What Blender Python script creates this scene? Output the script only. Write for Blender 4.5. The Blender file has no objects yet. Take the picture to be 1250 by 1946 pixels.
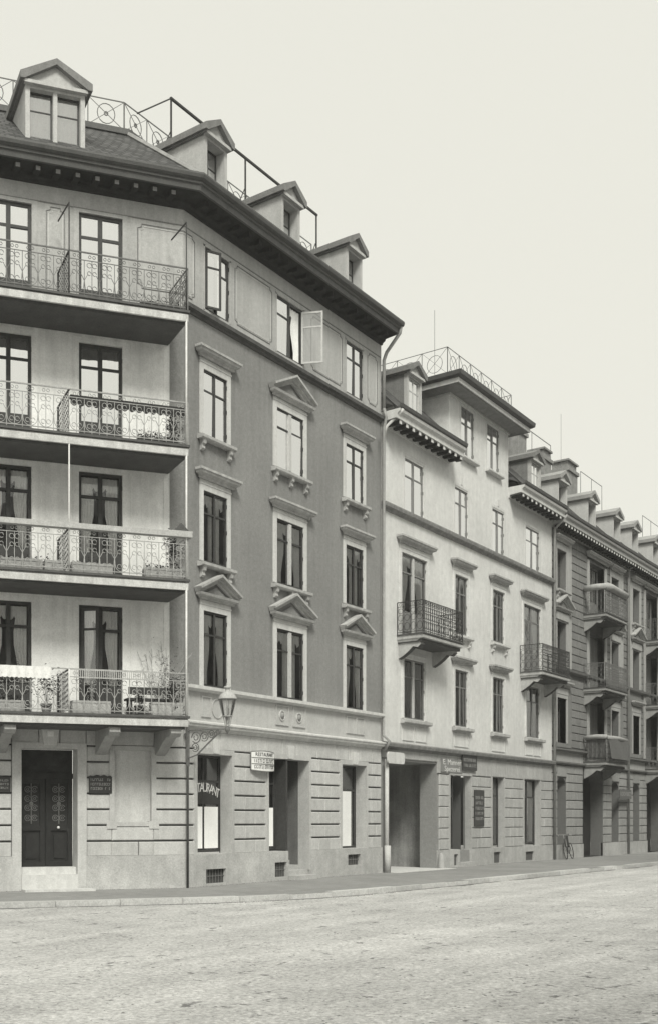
import bpy, math, random
from mathutils import Vector, Matrix, noise as mnoise
random.seed(7)
R = math.radians
sc = bpy.context.scene
C = sc.collection

# ------------------------------------------------------------------ camera, sky, sun, exposure
# World axes: X runs along the street front (to the right, away), Y into the houses, Z up.
# Origin: foot of the corner of the corner house, on the pavement.
cd = bpy.data.cameras.new('camera'); cam = bpy.data.objects.new('camera', cd); C.objects.link(cam)
cam.location = (-21.976, -16.580, 1.65)
cam.rotation_euler = (R(90), 0, math.atan2(0.63835, 0.76975) - R(90))
cd.sensor_fit = 'HORIZONTAL'; cd.sensor_width = 36.0; cd.lens = 36.0 * 2150 / 1250
cd.shift_x = 0.300; cd.shift_y = 0.4688
cd.clip_start = 0.1; cd.clip_end = 3000
sc.camera = cam

SUN_AZ = math.atan2(-0.70, -0.71)      # direction (in the ground plane) towards the sun
SUN_EL = R(47)
w = bpy.data.worlds.new('World'); sc.world = w; w.use_nodes = True
nt = w.node_tree; nt.nodes.clear()
sky = nt.nodes.new('ShaderNodeTexSky'); sky.sky_type = 'NISHITA'; sky.sun_disc = False
sky.sun_elevation = SUN_EL; sky.sun_rotation = math.pi / 2 - SUN_AZ
sky.air_density = 1.0; sky.dust_density = 4.0; sky.ozone_density = 1.0
bw = nt.nodes.new('ShaderNodeRGBToBW')
veil = nt.nodes.new('ShaderNodeMapRange')          # thin even cloud: flattens the sky's range
veil.inputs['From Min'].default_value = 0; veil.inputs['From Max'].default_value = 20
veil.inputs['To Min'].default_value = 6.6; veil.inputs['To Max'].default_value = 10.6
tint = nt.nodes.new('ShaderNodeVectorMath'); tint.operation = 'SCALE'
tint.inputs[0].default_value = (1.0, 0.992, 0.895)
bg = nt.nodes.new('ShaderNodeBackground'); bg.inputs['Strength'].default_value = 0.120
out = nt.nodes.new('ShaderNodeOutputWorld')
nt.links.new(sky.outputs[0], bw.inputs[0]); nt.links.new(bw.outputs[0], veil.inputs['Value'])
nt.links.new(veil.outputs[0], tint.inputs['Scale']); nt.links.new(tint.outputs[0], bg.inputs['Color'])
nt.links.new(bg.outputs[0], out.inputs['Surface'])

sd = bpy.data.lights.new('sun', 'SUN'); sun = bpy.data.objects.new('sun', sd); C.objects.link(sun)
sd.energy = 3.4; sd.angle = R(17); sd.color = (1.0, 0.99, 0.905)
dv = Vector((math.cos(SUN_AZ) * math.cos(SUN_EL), math.sin(SUN_AZ) * math.cos(SUN_EL), math.sin(SUN_EL)))
sun.rotation_euler = dv.to_track_quat('Z', 'Y').to_euler()
sc.view_settings.view_transform = 'Standard'; sc.view_settings.look = 'None'
sc.view_settings.exposure = 0.0; sc.view_settings.gamma = 1.0
sc.cycles.max_bounces = 6; sc.cycles.transparent_max_bounces = 12

# ------------------------------------------------------------------ materials (a monochrome plate: neutral greys)
MATS = {}
def mat(name, v, rough=0.85, var=0.10, scale=6.0, streak=0.0, bump=0.0, bscale=60.0, rnd=0.0, spec=0.25, blotch=0.0, metal=0.0):
    if name in MATS: return MATS[name]
    m = bpy.data.materials.new(name); m.use_nodes = True; n = m.node_tree; L = n.links
    b = n.nodes['Principled BSDF']; b.inputs['Roughness'].default_value = rough
    b.inputs['Specular IOR Level'].default_value = spec; b.inputs['Metallic'].default_value = metal
    geo = n.nodes.new('ShaderNodeNewGeometry')
    val = None
    def noi(sc_, det=4.0, vec=None, ro=0.55):
        t = n.nodes.new('ShaderNodeTexNoise'); t.inputs['Scale'].default_value = sc_; t.inputs['Detail'].default_value = det
        t.inputs['Roughness'].default_value = ro
        L.new(vec or geo.outputs['Position'], t.inputs['Vector']); return t.outputs['Fac']
    def mul(a, f, amt):
        r = n.nodes.new('ShaderNodeMapRange'); r.inputs['From Min'].default_value = 0.25; r.inputs['From Max'].default_value = 0.75
        r.inputs['To Min'].default_value = 1 - amt; r.inputs['To Max'].default_value = 1 + amt * 0.8; L.new(f, r.inputs['Value'])
        if a is None: return r.outputs[0]
        x = n.nodes.new('ShaderNodeMath'); x.operation = 'MULTIPLY'; L.new(a, x.inputs[0]); L.new(r.outputs[0], x.inputs[1]); return x.outputs[0]
    if var: val = mul(val, noi(scale), var); val = mul(val, noi(27.0, 3.0, ro=.8), min(.30, var * 2.0))
    if blotch: val = mul(val, noi(0.55, 5.0), blotch)
    if streak:
        mp = n.nodes.new('ShaderNodeMapping'); mp.inputs['Scale'].default_value = (3.2, 3.2, 0.22)
        L.new(geo.outputs['Position'], mp.inputs['Vector']); val = mul(val, noi(1.6, 5.0, mp.outputs[0]), streak)
    if rnd:
        oi = n.nodes.new('ShaderNodeObjectInfo'); r = n.nodes.new('ShaderNodeMapRange')
        r.inputs['To Min'].default_value = 1 - rnd; r.inputs['To Max'].default_value = 1 + rnd
        L.new(oi.outputs['Random'], r.inputs['Value'])
        x = n.nodes.new('ShaderNodeMath'); x.operation = 'MULTIPLY'
        if val is not None: L.new(val, x.inputs[0])
        else: x.inputs[0].default_value = 1
        L.new(r.outputs[0], x.inputs[1]); val = x.outputs[0]
    if val is None: b.inputs['Base Color'].default_value = (v, v, v * 0.985, 1)
    else:
        x = n.nodes.new('ShaderNodeVectorMath'); x.operation = 'SCALE'; x.inputs[0].default_value = (v, v, v * 0.985)
        L.new(val, x.inputs['Scale']); L.new(x.outputs[0], b.inputs['Base Color'])
    if bump:
        bp = n.nodes.new('ShaderNodeBump'); bp.inputs['Strength'].default_value = bump; bp.inputs['Distance'].default_value = 0.03
        L.new(noi(bscale, 4.0), bp.inputs['Height']); L.new(bp.outputs[0], b.inputs['Normal'])
    MATS[name] = m; return m

def glass_mat(name, refl, tintv, rough=0.02):
    m = bpy.data.materials.new(name); m.use_nodes = True; n = m.node_tree; n.nodes.clear(); L = n.links
    g = n.nodes.new('ShaderNodeBsdfGlossy'); g.inputs['Color'].default_value = (0.95, 0.95, 0.95, 1); g.inputs['Roughness'].default_value = rough
    t = n.nodes.new('ShaderNodeBsdfTransparent'); t.inputs['Color'].default_value = (tintv, tintv, tintv, 1)
    f = n.nodes.new('ShaderNodeFresnel'); f.inputs['IOR'].default_value = 1.5
    a = n.nodes.new('ShaderNodeMath'); a.operation = 'ADD'; a.inputs[1].default_value = refl; a.use_clamp = True
    mx = n.nodes.new('ShaderNodeMixShader'); o = n.nodes.new('ShaderNodeOutputMaterial')
    # old drawn glass: slightly wavy, each pane a touch out of true
    geo = n.nodes.new('ShaderNodeNewGeometry'); tx = n.nodes.new('ShaderNodeTexNoise'); tx.inputs['Scale'].default_value = 2.2
    bp = n.nodes.new('ShaderNodeBump'); bp.inputs['Strength'].default_value = 0.12; bp.inputs['Distance'].default_value = 0.02
    L.new(geo.outputs['Position'], tx.inputs['Vector']); L.new(tx.outputs['Fac'], bp.inputs['Height']); L.new(bp.outputs[0], g.inputs['Normal'])
    L.new(f.outputs[0], a.inputs[0]); L.new(a.outputs[0], mx.inputs[0]); L.new(t.outputs[0], mx.inputs[1]); L.new(g.outputs[0], mx.inputs[2])
    L.new(mx.outputs[0], o.inputs['Surface']); return m

def roof_mat(name, v):
    m = bpy.data.materials.new(name); m.use_nodes = True; n = m.node_tree; L = n.links
    b = n.nodes['Principled BSDF']; b.inputs['Roughness'].default_value = 0.8
    uv = n.nodes.new('ShaderNodeUVMap'); br = n.nodes.new('ShaderNodeTexBrick')
    br.inputs['Scale'].default_value = 1; br.inputs['Brick Width'].default_value = 0.24; br.inputs['Row Height'].default_value = 0.2275
    br.inputs['Mortar Size'].default_value = 0.022
    br.inputs['Color1'].default_value = (v * 1.7,) * 3 + (1,); br.inputs['Color2'].default_value = (v * 0.6,) * 3 + (1,); br.inputs['Mortar'].default_value = (v * 0.35,) * 3 + (1,)
    L.new(uv.outputs[0], br.inputs['Vector']); L.new(br.outputs['Color'], b.inputs['Base Color'])
    bp = n.nodes.new('ShaderNodeBump'); bp.invert = True; bp.inputs['Distance'].default_value = 0.03; L.new(br.outputs['Fac'], bp.inputs['Height']); L.new(bp.outputs[0], b.inputs['Normal'])
    return m

M = dict(
    stone=mat('corner_house_sandstone', 0.50, var=.10, scale=5, streak=.10, bump=.35, bscale=45, rnd=.07, blotch=.06),
    plinth=mat('plinth_stone', 0.47, var=.14, scale=3, streak=.10, bump=.4, bscale=40, blotch=.22),
    joint=mat('joint_stone', 0.07, var=.1, scale=8),
    trim=mat('painted_stone_trim', 0.58, var=.08, scale=7, streak=.14, bump=.15),
    grey=mat('dark_plaster', 0.255, var=.13, scale=9, streak=.08, bump=.35, bscale=70, blotch=.15),
    attic=mat('attic_plaster', 0.42, var=.10, scale=8, streak=.12, bump=.3, bscale=70, blotch=.12),
    loggia=mat('loggia_plaster', 0.80, var=.08, scale=6, streak=.12, bump=.3, bscale=70, blotch=.12),
    paint=mat('painted_line', 0.20, var=.15, scale=12),
    frieze=mat('frieze_stone', 0.47, var=.10, scale=5, streak=.08, bump=.2),
    white=mat('white_plaster', 0.67, var=.10, scale=5, streak=.06, bump=.3, bscale=70, blotch=.13),
    bstone=mat('neighbour_stone', 0.42, var=.10, scale=6, streak=.12, bump=.3, rnd=.06, blotch=.1),
    bplinth=mat('neighbour_plinth', 0.43, var=.12, scale=4, streak=.1, bump=.3, blotch=.18),
    brick=mat('tenement_block', 0.22, var=.10, scale=6, streak=.10, bump=.3, rnd=.08, blotch=.1),
    brickjoint=mat('tenement_joint', 0.15, var=.1, scale=8),
    cstone=mat('tenement_stone', 0.31, var=.10, scale=6, streak=.12, bump=.3, rnd=.07, blotch=.1),
    clight=mat('tenement_light_stone', 0.39, var=.08, scale=6, streak=.10, bump=.2),
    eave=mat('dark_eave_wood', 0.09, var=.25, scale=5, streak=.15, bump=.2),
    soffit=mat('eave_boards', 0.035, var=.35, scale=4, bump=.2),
    gutter=mat('zinc_gutter', 0.085, rough=.55, var=.2, scale=4),
    zinc=mat('weathered_zinc', 0.30, rough=.5, var=.18, scale=4, streak=.1),
    pale=mat('pale_painted_metal', 0.62, rough=.5, var=.1, scale=6),
    slate=roof_mat('roof_tiles', 0.058),
    slateflat=mat('roof_sheet', 0.12, var=.2, scale=5),
    dormer=mat('dormer_boards', 0.46, var=.1, scale=5, streak=.12, bump=.15),
    dormerdark=mat('dormer_zinc_cheek', 0.20, var=.15, scale=5, streak=.12, bump=.15),
    dframe=mat('dark_window_frame', 0.055, rough=.5, var=.2, scale=10),
    lframe=mat('light_window_frame', 0.50, rough=.5, var=.1, scale=10),
    iron=mat('wrought_iron', 0.16, rough=.5, var=.25, scale=8),
    ironlight=mat('painted_iron', 0.34, rough=.5, var=.2, scale=8),
    irondark=mat('black_iron', 0.04, rough=.5, var=.25, scale=8),
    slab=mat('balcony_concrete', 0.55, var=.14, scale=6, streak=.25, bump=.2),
    soff=mat('balcony_underside', 0.09, var=.22, scale=3, bump=.3),  # shade under slabs and consoles, put into a dark colour
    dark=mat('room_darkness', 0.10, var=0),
    curtain=mat('curtain_cloth', 0.80, var=.08, scale=5, rough=.95),
    blind=mat('white_blind', 0.80, var=.04, scale=5, rough=.95),
    door=mat('dark_oak_door', 0.030, rough=.45, var=.25, scale=6, streak=.2),
    gate=mat('gate_boards', 0.085, rough=.7, var=.2, scale=5, streak=.2, rnd=.1),
    cloth=mat('white_cloth', 0.72, var=.08, scale=9, rough=.95),
    rug=mat('woven_rug', 0.13, var=.25, scale=14, rough=.98),
    awn=mat('rolled_awning', 0.05, var=.25, scale=9, rough=.95),
    wood=mat('weathered_board', 0.42, var=.14, scale=7, streak=.0, bump=.2),
    box=mat('planter_boards', 0.34, var=.2, scale=8, bump=.2, rnd=.15),
    boxdark=mat('dark_planter', 0.09, var=.2, scale=8),
    leaf=mat('balcony_leaves', 0.09, var=.4, scale=20, rough=.7),
    chim=mat('chimney_brick', 0.26, var=.25, scale=6, streak=.15, bump=.4),
    enamel=mat('white_enamel', 0.80, rough=.4, var=.08, scale=9),
    plate=mat('dark_enamel', 0.045, rough=.35, var=.15, scale=9),
    letter=mat('pale_lettering', 0.30, var=.1, scale=9),
    letterw=mat('white_lettering', 0.62, var=.05, scale=9),
    ink=mat('dark_lettering', 0.06, var=.1, scale=9),
    hood=mat('sooty_hood_stone', 0.42, var=.12, scale=6, streak=.22, bump=.2, blotch=.1),
    tymp=mat('tympanum_paint', 0.24, var=.12, scale=8),  # darker tone inside the pediment
    pave=mat('trodden_pavement', 0.26, var=.14, scale=3.5, bump=.4, bscale=30, blotch=.16),
    kerb=mat('granite_kerb', 0.52, var=.16, scale=6, bump=.3, rnd=.14, blotch=.1),
    farwall=mat('facing_house_wall', 0.20, var=.1, scale=3, streak=.1),
)
M['glass'] = glass_mat('window_glass', 0.72, 0.88)
M['glassmid'] = glass_mat('dormer_glass', 0.34, 0.88)
M['glasslow'] = glass_mat('lower_window_glass', 0.07, 0.97)
M['glassdark'] = glass_mat('shop_glass', 0.16, 0.9)

def road_mat():
    m = bpy.data.materials.new('dirt_road'); m.use_nodes = True; n = m.node_tree; L = n.links; b = n.nodes['Principled BSDF']
    b.inputs['Roughness'].default_value = 0.95; b.inputs['Specular IOR Level'].default_value = 0.1
    geo = n.nodes.new('ShaderNodeNewGeometry')
    def noi(scale, det, vs=(1, 1, 1), rot=0.0, ro=0.6):
        mp = n.nodes.new('ShaderNodeMapping'); mp.inputs['Scale'].default_value = vs; mp.inputs['Rotation'].default_value = (0, 0, rot)
        t = n.nodes.new('ShaderNodeTexNoise'); t.inputs['Scale'].default_value = scale; t.inputs['Detail'].default_value = det; t.inputs['Roughness'].default_value = ro
        L.new(geo.outputs['Position'], mp.inputs['Vector']); L.new(mp.outputs[0], t.inputs['Vector']); return t.outputs['Fac']
    def rng(f, a, b_, lo=.3, hi=.7):
        r = n.nodes.new('ShaderNodeMapRange'); r.inputs['From Min'].default_value = lo; r.inputs['From Max'].default_value = hi
        r.inputs['To Min'].default_value = a; r.inputs['To Max'].default_value = b_; L.new(f, r.inputs['Value']); return r.outputs[0]
    def mul(a, b_):
        x = n.nodes.new('ShaderNodeMath'); x.operation = 'MULTIPLY'; L.new(a, x.inputs[0]); L.new(b_, x.inputs[1]); return x.outputs[0]
    big = noi(0.16, 4.0); mid = noi(1.3, 6.0); fine = noi(15.0, 5.0, ro=.8)
    ruts = noi(0.7, 5.0, (0.16, 1.9, 1), R(10)); ruts2 = noi(26.0, 3.0, ro=.8)
    dung = noi(4.2, 4.0, (0.8, 1.2, 1), R(20), .65)
    v = mul(rng(big, .84, 1.10), rng(mid, .90, 1.07)); v = mul(v, rng(fine, .50, 1.36)); v = mul(v, rng(ruts, .80, 1.08)); v = mul(v, rng(ruts2, .76, 1.2))
    v = mul(v, rng(dung, 1.0, .42, .61, .67))
    x = n.nodes.new('ShaderNodeVectorMath'); x.operation = 'SCALE'; x.inputs[0].default_value = (0.54, 0.537, 0.53); L.new(v, x.inputs['Scale'])
    L.new(x.outputs[0], b.inputs['Base Color'])
    ad = n.nodes.new('ShaderNodeMath'); ad.operation = 'MULTIPLY_ADD'; ad.inputs[1].default_value = 0.4; L.new(fine, ad.inputs[0]); L.new(mid, ad.inputs[2])
    bp = n.nodes.new('ShaderNodeBump'); bp.inputs['Strength'].default_value = 0.9; bp.inputs['Distance'].default_value = 0.05
    L.new(ad.outputs[0], bp.inputs['Height']); L.new(bp.outputs[0], b.inputs['Normal']); return m
M['road'] = road_mat()

# ------------------------------------------------------------------ mesh helpers
class MB:
    def __init__(s): s.v = []; s.f = []; s.uv = None
    def quad(s, a, b, c, d):
        i = len(s.v); s.v += [a, b, c, d]; s.f.append((i, i+1, i+2, i+3)); return s
    def poly(s, pts):
        i = len(s.v); s.v += list(pts); s.f.append(tuple(range(i, i+len(pts)))); return s
    def box(s, x0, x1, y0, y1, z0, z1):
        i = len(s.v)
        s.v += [(x0,y0,z0),(x1,y0,z0),(x1,y1,z0),(x0,y1,z0),(x0,y0,z1),(x1,y0,z1),(x1,y1,z1),(x0,y1,z1)]
        s.f += [tuple(i+k for k in q) for q in ((0,3,2,1),(4,5,6,7),(0,1,5,4),(1,2,6,5),(2,3,7,6),(3,0,4,7))]; return s
    def prism(s, pts, d):                      # pts: planar loop, d: extrusion vector
        i = len(s.v); n = len(pts); d = Vector(d)
        s.v += [tuple(p) for p in pts] + [tuple(Vector(p) + d) for p in pts]
        s.f.append(tuple(i+k for k in range(n))); s.f.append(tuple(i+n+k for k in reversed(range(n))))
        for k in range(n): s.f.append((i+k, i+n+k, i+n+(k+1) % n, i+(k+1) % n))
        return s
    def tube(s, pts, r, n=4, closed=False):
        P = [Vector(p) for p in pts]; m = len(P); i0 = len(s.v); a0 = math.pi/4 if n == 4 else 0
        for k in range(m):
            a = P[(k-1) % m] if (closed or k > 0) else P[k]; b = P[(k+1) % m] if (closed or k < m-1) else P[k]
            t = (b - a).normalized(); up = Vector((0, 0, 1)) if abs(t.z) < 0.9 else Vector((0, 1, 0))
            x = t.cross(up).normalized(); y = x.cross(t)
            for q in range(n):
                an = a0 + 2*math.pi*q/n; s.v.append(tuple(P[k] + (x*math.cos(an) + y*math.sin(an)) * r))
        for k in range(m if closed else m-1):
            for q in range(n):
                s.f.append((i0+k*n+q, i0+k*n+(q+1) % n, i0+((k+1) % m)*n+(q+1) % n, i0+((k+1) % m)*n+q))
        if not closed:
            s.f.append(tuple(i0+q for q in reversed(range(n)))); s.f.append(tuple(i0+(m-1)*n+q for q in range(n)))
        return s
    def ring(s, c, r, t, axis='y', n=10, a0=0, a1=360, k=4, ry=None):
        ry = ry or r; full = abs(a1-a0) >= 360; pts = []
        for q in range(n if full else n+1):
            an = R(a0 + (a1-a0)*q/n); x, z = math.cos(an)*r, math.sin(an)*ry
            pts.append((c[0]+x, c[1], c[2]+z) if axis == 'y' else ((c[0], c[1]+x, c[2]+z) if axis == 'x' else (c[0]+x, c[1]+z, c[2])))
        return s.tube(pts, t, k, closed=full)
    def lathe(s, prof, n=12, c=(0, 0, 0)):     # prof: (r, z)
        i0 = len(s.v)
        for r, z in prof:
            for q in range(n):
                an = 2*math.pi*q/n; s.v.append((c[0]+r*math.cos(an), c[1]+r*math.sin(an), c[2]+z))
        for k in range(len(prof)-1):
            for q in range(n): s.f.append((i0+k*n+q, i0+k*n+(q+1) % n, i0+(k+1)*n+(q+1) % n, i0+(k+1)*n+q))
        return s
    def sweep(s, path, prof, close=False, uvs=False):   # path: XY points left to right; prof: (out, z); outward is to the right of travel
        P = [Vector(p) for p in path]; m = len(P); np_ = len(prof); i0 = len(s.v); rows = []
        L = 0; D = 0; us = [0]
        for k in range(1, m): us.append(us[-1] + (P[k]-P[k-1]).length)
        for k in range(m):
            d0 = (P[k]-P[k-1]).normalized() if k > 0 else None; d1 = (P[k+1]-P[k]).normalized() if k < m-1 else None
            n0 = Vector((d0.y, -d0.x)) if d0 else None; n1 = Vector((d1.y, -d1.x)) if d1 else None
            nn = (n0 + n1) / (1 + n0.dot(n1)) if d0 and d1 else (n0 or n1)
            for o, z in prof: q = P[k] + nn*o; s.v.append((q.x, q.y, z))
        if uvs and s.uv is None: s.uv = {}
        dist = [0]
        for k in range(1, np_): dist.append(dist[-1] + math.hypot(prof[k][0]-prof[k-1][0], prof[k][1]-prof[k-1][1]))
        for k in range(m-1):
            for q in range(np_ if close else np_-1):
                r = (q+1) % np_
                if uvs: s.uv[len(s.f)] = [(us[k], dist[q]), (us[k+1], dist[q]), (us[k+1], dist[r]), (us[k], dist[r])]
                s.f.append((i0+k*np_+q, i0+(k+1)*np_+q, i0+(k+1)*np_+r, i0+k*np_+r))
        s.f.append(tuple(i0+q for q in range(np_))); s.f.append(tuple(i0+(m-1)*np_+q for q in reversed(range(np_))))
        return s
    def mesh(s, name, m, smooth=False):
        me = bpy.data.meshes.new(name); me.from_pydata([tuple(p) for p in s.v], [], s.f)
        if s.uv:
            ul = me.uv_layers.new(name='UVMap')
            for p in me.polygons:
                c = s.uv.get(p.index)
                if c:
                    for li, q in zip(p.loop_indices, c): ul.data[li].uv = q
        if m: me.materials.append(m)
        if smooth: me.polygons.foreach_set('use_smooth', [True]*len(me.polygons))
        me.update(); return me

class Frame:                                    # a wall line: u along it to the right, y into the house
    def __init__(s, x, y, ang): s.x, s.y, s.a = x, y, ang; s.c, s.s = math.cos(ang), math.sin(ang)
    def w(s, u, y, z=0): return Vector((s.x + u*s.c - y*s.s, s.y + u*s.s + y*s.c, z))
FS = Frame(0, 0, 0)                              # street front
FC = Frame(0, 0, math.atan2(-0.539702, 0.841856))   # canted corner front; u = -s
E1 = Vector((0.841856, -0.539702))

def link(o, parent=None):
    C.objects.link(o)
    if parent: o.parent = parent
    return o
def thing(name, label, cat, loc=(0, 0, 0), rz=0.0, group=None):
    o = bpy.data.objects.new(name, None); C.objects.link(o); o.location = loc; o.rotation_euler = (0, 0, rz); o.empty_display_size = .2
    tag(o, label, cat, group); return o
def tag(o, label, cat, group=None, kind=None):
    if label: o['label'] = label
    if cat: o['category'] = cat
    if group: o['group'] = group
    if kind: o['kind'] = kind
    return o
def part(name, mb, m, parent, fr=FS, at=(0, 0, 0), smooth=False):   # direct child of a thing: mesh in wall-frame coordinates about 'at'
    me = mb if isinstance(mb, bpy.types.Mesh) else mb.mesh(name, m, smooth)
    o = bpy.data.objects.new(name, me); link(o, parent)
    p = fr.w(*at)
    if parent:
        p = p - Vector(parent.location); o.location = p; o.rotation_euler = (0, 0, fr.a - parent.rotation_euler.z)
        if parent.rotation_euler.z:
            o.location = Matrix.Rotation(-parent.rotation_euler.z, 3, 'Z') @ p
    else: o.location = p; o.rotation_euler = (0, 0, fr.a)
    return o
def sub(name, mb, m, parent, loc=(0, 0, 0), rot=(0, 0, 0), smooth=False):
    me = mb if isinstance(mb, bpy.types.Mesh) else mb.mesh(name, m, smooth)
    o = bpy.data.objects.new(name, me); link(o, parent); o.location = loc; o.rotation_euler = rot; return o
CACHE = {}
def cached(key, fn):
    if key not in CACHE: CACHE[key] = fn()
    return CACHE[key]
def copy_tree(o, loc, rz=None, parent=None):
    c = o.copy(); C.objects.link(c); c.parent = parent
    if parent is None:
        c.location = loc
        if rz is not None: c.rotation_euler = (0, 0, rz)
    for ch in o.children: copy_tree(ch, None, None, c)
    return c

def wall_mb(u0, u1, z0, z1, holes, depth, y=0.0, back=None):
    """Front face at y with rectangular holes (u0,u1,z0,z1[,depth]); reveals run inward."""
    mb = MB(); us = sorted({u0, u1, *[h[0] for h in holes], *[h[1] for h in holes]}); us = [u for u in us if u0 <= u <= u1]
    for a, b in zip(us, us[1:]):
        if b - a < 1e-6: continue
        mid = (a+b)/2; cuts = sorted([(max(h[2], z0), min(h[3], z1)) for h in holes if h[0] < mid < h[1] and h[3] > z0 and h[2] < z1]); z = z0
        for c0, c1 in cuts:
            if c0 > z + 1e-6: mb.quad((a,y,z),(b,y,z),(b,y,c0),(a,y,c0))
            z = max(z, c1)
        if z < z1 - 1e-6: mb.quad((a,y,z),(b,y,z),(b,y,z1),(a,y,z1))
    for h in holes:
        a, b, c, d = h[:4]; dp = h[4] if len(h) > 4 else depth; c = max(c, z0); d = min(d, z1)
        if d <= c: continue
        Y = y + dp
        mb.quad((a,y,c),(a,y,d),(a,Y,d),(a,Y,c)).quad((b,y,c),(b,Y,c),(b,Y,d),(b,y,d))
        if h[3] <= z1: mb.quad((a,y,d),(b,y,d),(b,Y,d),(a,Y,d))
        if h[2] >= z0: mb.quad((a,y,c),(a,Y,c),(b,Y,c),(b,y,c))
    return mb

def stained_wall(name, m, parent, fr, u0, u1, z0, z1, holes, depth, sills, amt=.34, seed=0):
    """wall_mb on a finer grid, with rain-washed dirt runs below sills and ledges stored per vertex"""
    r = random.Random(seed); mb = MB(); eu = sorted({u0, u1, *[v for h in holes for v in h[:2]], *[v for s in sills for v in s[:2] if u0 < v < u1]}); us = []
    for a, b in zip(eu, eu[1:]): n = max(1, int((b-a)/.07)); us += [a + (b-a)*k/n for k in range(n)]
    us.append(u1); ez = sorted({z0, z1, *[v for h in holes for v in h[2:4]]}); zs = []
    for a, b in zip(ez, ez[1:]): n = max(1, int((b-a)/.16)); zs += [a + (b-a)*k/n for k in range(n)]
    zs.append(z1); nz = len(zs); mb.v = [(u, 0, z) for u in us for z in zs]; col = []
    for i, u in enumerate(us):
        run = []
        for (a, b, zt, k) in sills:
            if a-.02 <= u <= b+.02:
                e = min(u-a, b-u); st = (.25 + .75*max(0, mnoise.noise(Vector((u*7.3, zt*1.7, seed)))*1.6 + .25)) * (1.5 if e < .14 else .8); run.append((zt, k*st, .35 + 1.3*abs(mnoise.noise(Vector((u*5.1, zt, seed+3.3))))))
        for z in zs: col.append(min(1.0, sum(k*math.exp(-(zt-z)/L) for zt, k, L in run if z <= zt)))
    for i in range(len(us)-1):
        for j in range(nz-1):
            cu, cz = (us[i]+us[i+1])/2, (zs[j]+zs[j+1])/2
            if any(h[0] < cu < h[1] and h[2] < cz < h[3] for h in holes): continue
            mb.f.append((i*nz+j, (i+1)*nz+j, (i+1)*nz+j+1, i*nz+j+1))
    for h in holes:
        a, b, c, d = h[:4]; Y = depth
        mb.quad((a,0,c),(a,0,d),(a,Y,d),(a,Y,c)).quad((b,0,c),(b,Y,c),(b,Y,d),(b,0,d)).quad((a,0,d),(b,0,d),(b,Y,d),(a,Y,d)).quad((a,0,c),(a,Y,c),(b,Y,c),(b,0,c))
    col += [0.0]*(len(mb.v) - len(col))
    o = part(name, mb, m, parent, fr); at = o.data.attributes.new('stain', 'FLOAT', 'POINT'); at.data.foreach_set('value', col); stain_mat(m, amt); return o
def stain_mat(m, amt):
    n = m.node_tree; L = n.links; b = n.nodes['Principled BSDF']; src = b.inputs['Base Color'].links[0].from_socket
    a = n.nodes.new('ShaderNodeAttribute'); a.attribute_name = 'stain'; r = n.nodes.new('ShaderNodeMapRange'); r.inputs['To Min'].default_value = 1.0; r.inputs['To Max'].default_value = 1.0 - amt
    v = n.nodes.new('ShaderNodeVectorMath'); v.operation = 'SCALE'; L.new(a.outputs['Fac'], r.inputs['Value']); L.new(src, v.inputs[0]); L.new(r.outputs[0], v.inputs['Scale']); L.new(v.outputs[0], b.inputs['Base Color'])

def block_mesh(wd, ht, d, m, ch=0.018):
    def mk():
        mb = MB(); c = ch
        mb.v = [(0,0,0),(wd,0,0),(wd,0,ht),(0,0,ht),(0,-d+c,0),(wd,-d+c,0),(wd,-d+c,ht),(0,-d+c,ht),(c,-d,c),(wd-c,-d,c),(wd-c,-d,ht-c),(c,-d,ht-c)]
        mb.f = [(0,1,5,4),(1,2,6,5),(2,3,7,6),(3,0,4,7),(4,5,9,8),(5,6,10,9),(6,7,11,10),(7,4,8,11),(8,9,10,11)]
        return mb.mesh('stone_block', m)
    return cached(('blk', round(wd, 3), round(ht, 3), d, m.name, ch), mk)
def courses(parent, fr, u0, u1, z0, n, h, m, y=0.03, d=0.05, gap=0.042, splits=True, name='stone_block', off=0):
    for k in range(n):
        z = z0 + k*h; W = u1 - u0; cuts = [u0, u1]
        if splits and W > 0.95:
            cuts = [u0, u0 + W*(0.36 if (k+off) % 2 else 0.64), u1]
            if W > 1.7: cuts = [u0, u0 + W*.30, u0 + W*.66, u1] if (k+off) % 2 else [u0, u0 + W*.48, u1]
        for a, b in zip(cuts, cuts[1:]):
            ga = 0 if a == u0 else .009; gb = 0 if b == u1 else .009
            part(name, block_mesh(b-a-ga-gb, h-gap, d, m), None, parent, fr, (a+ga, y + random.uniform(0, .007), z+gap/2))

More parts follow.
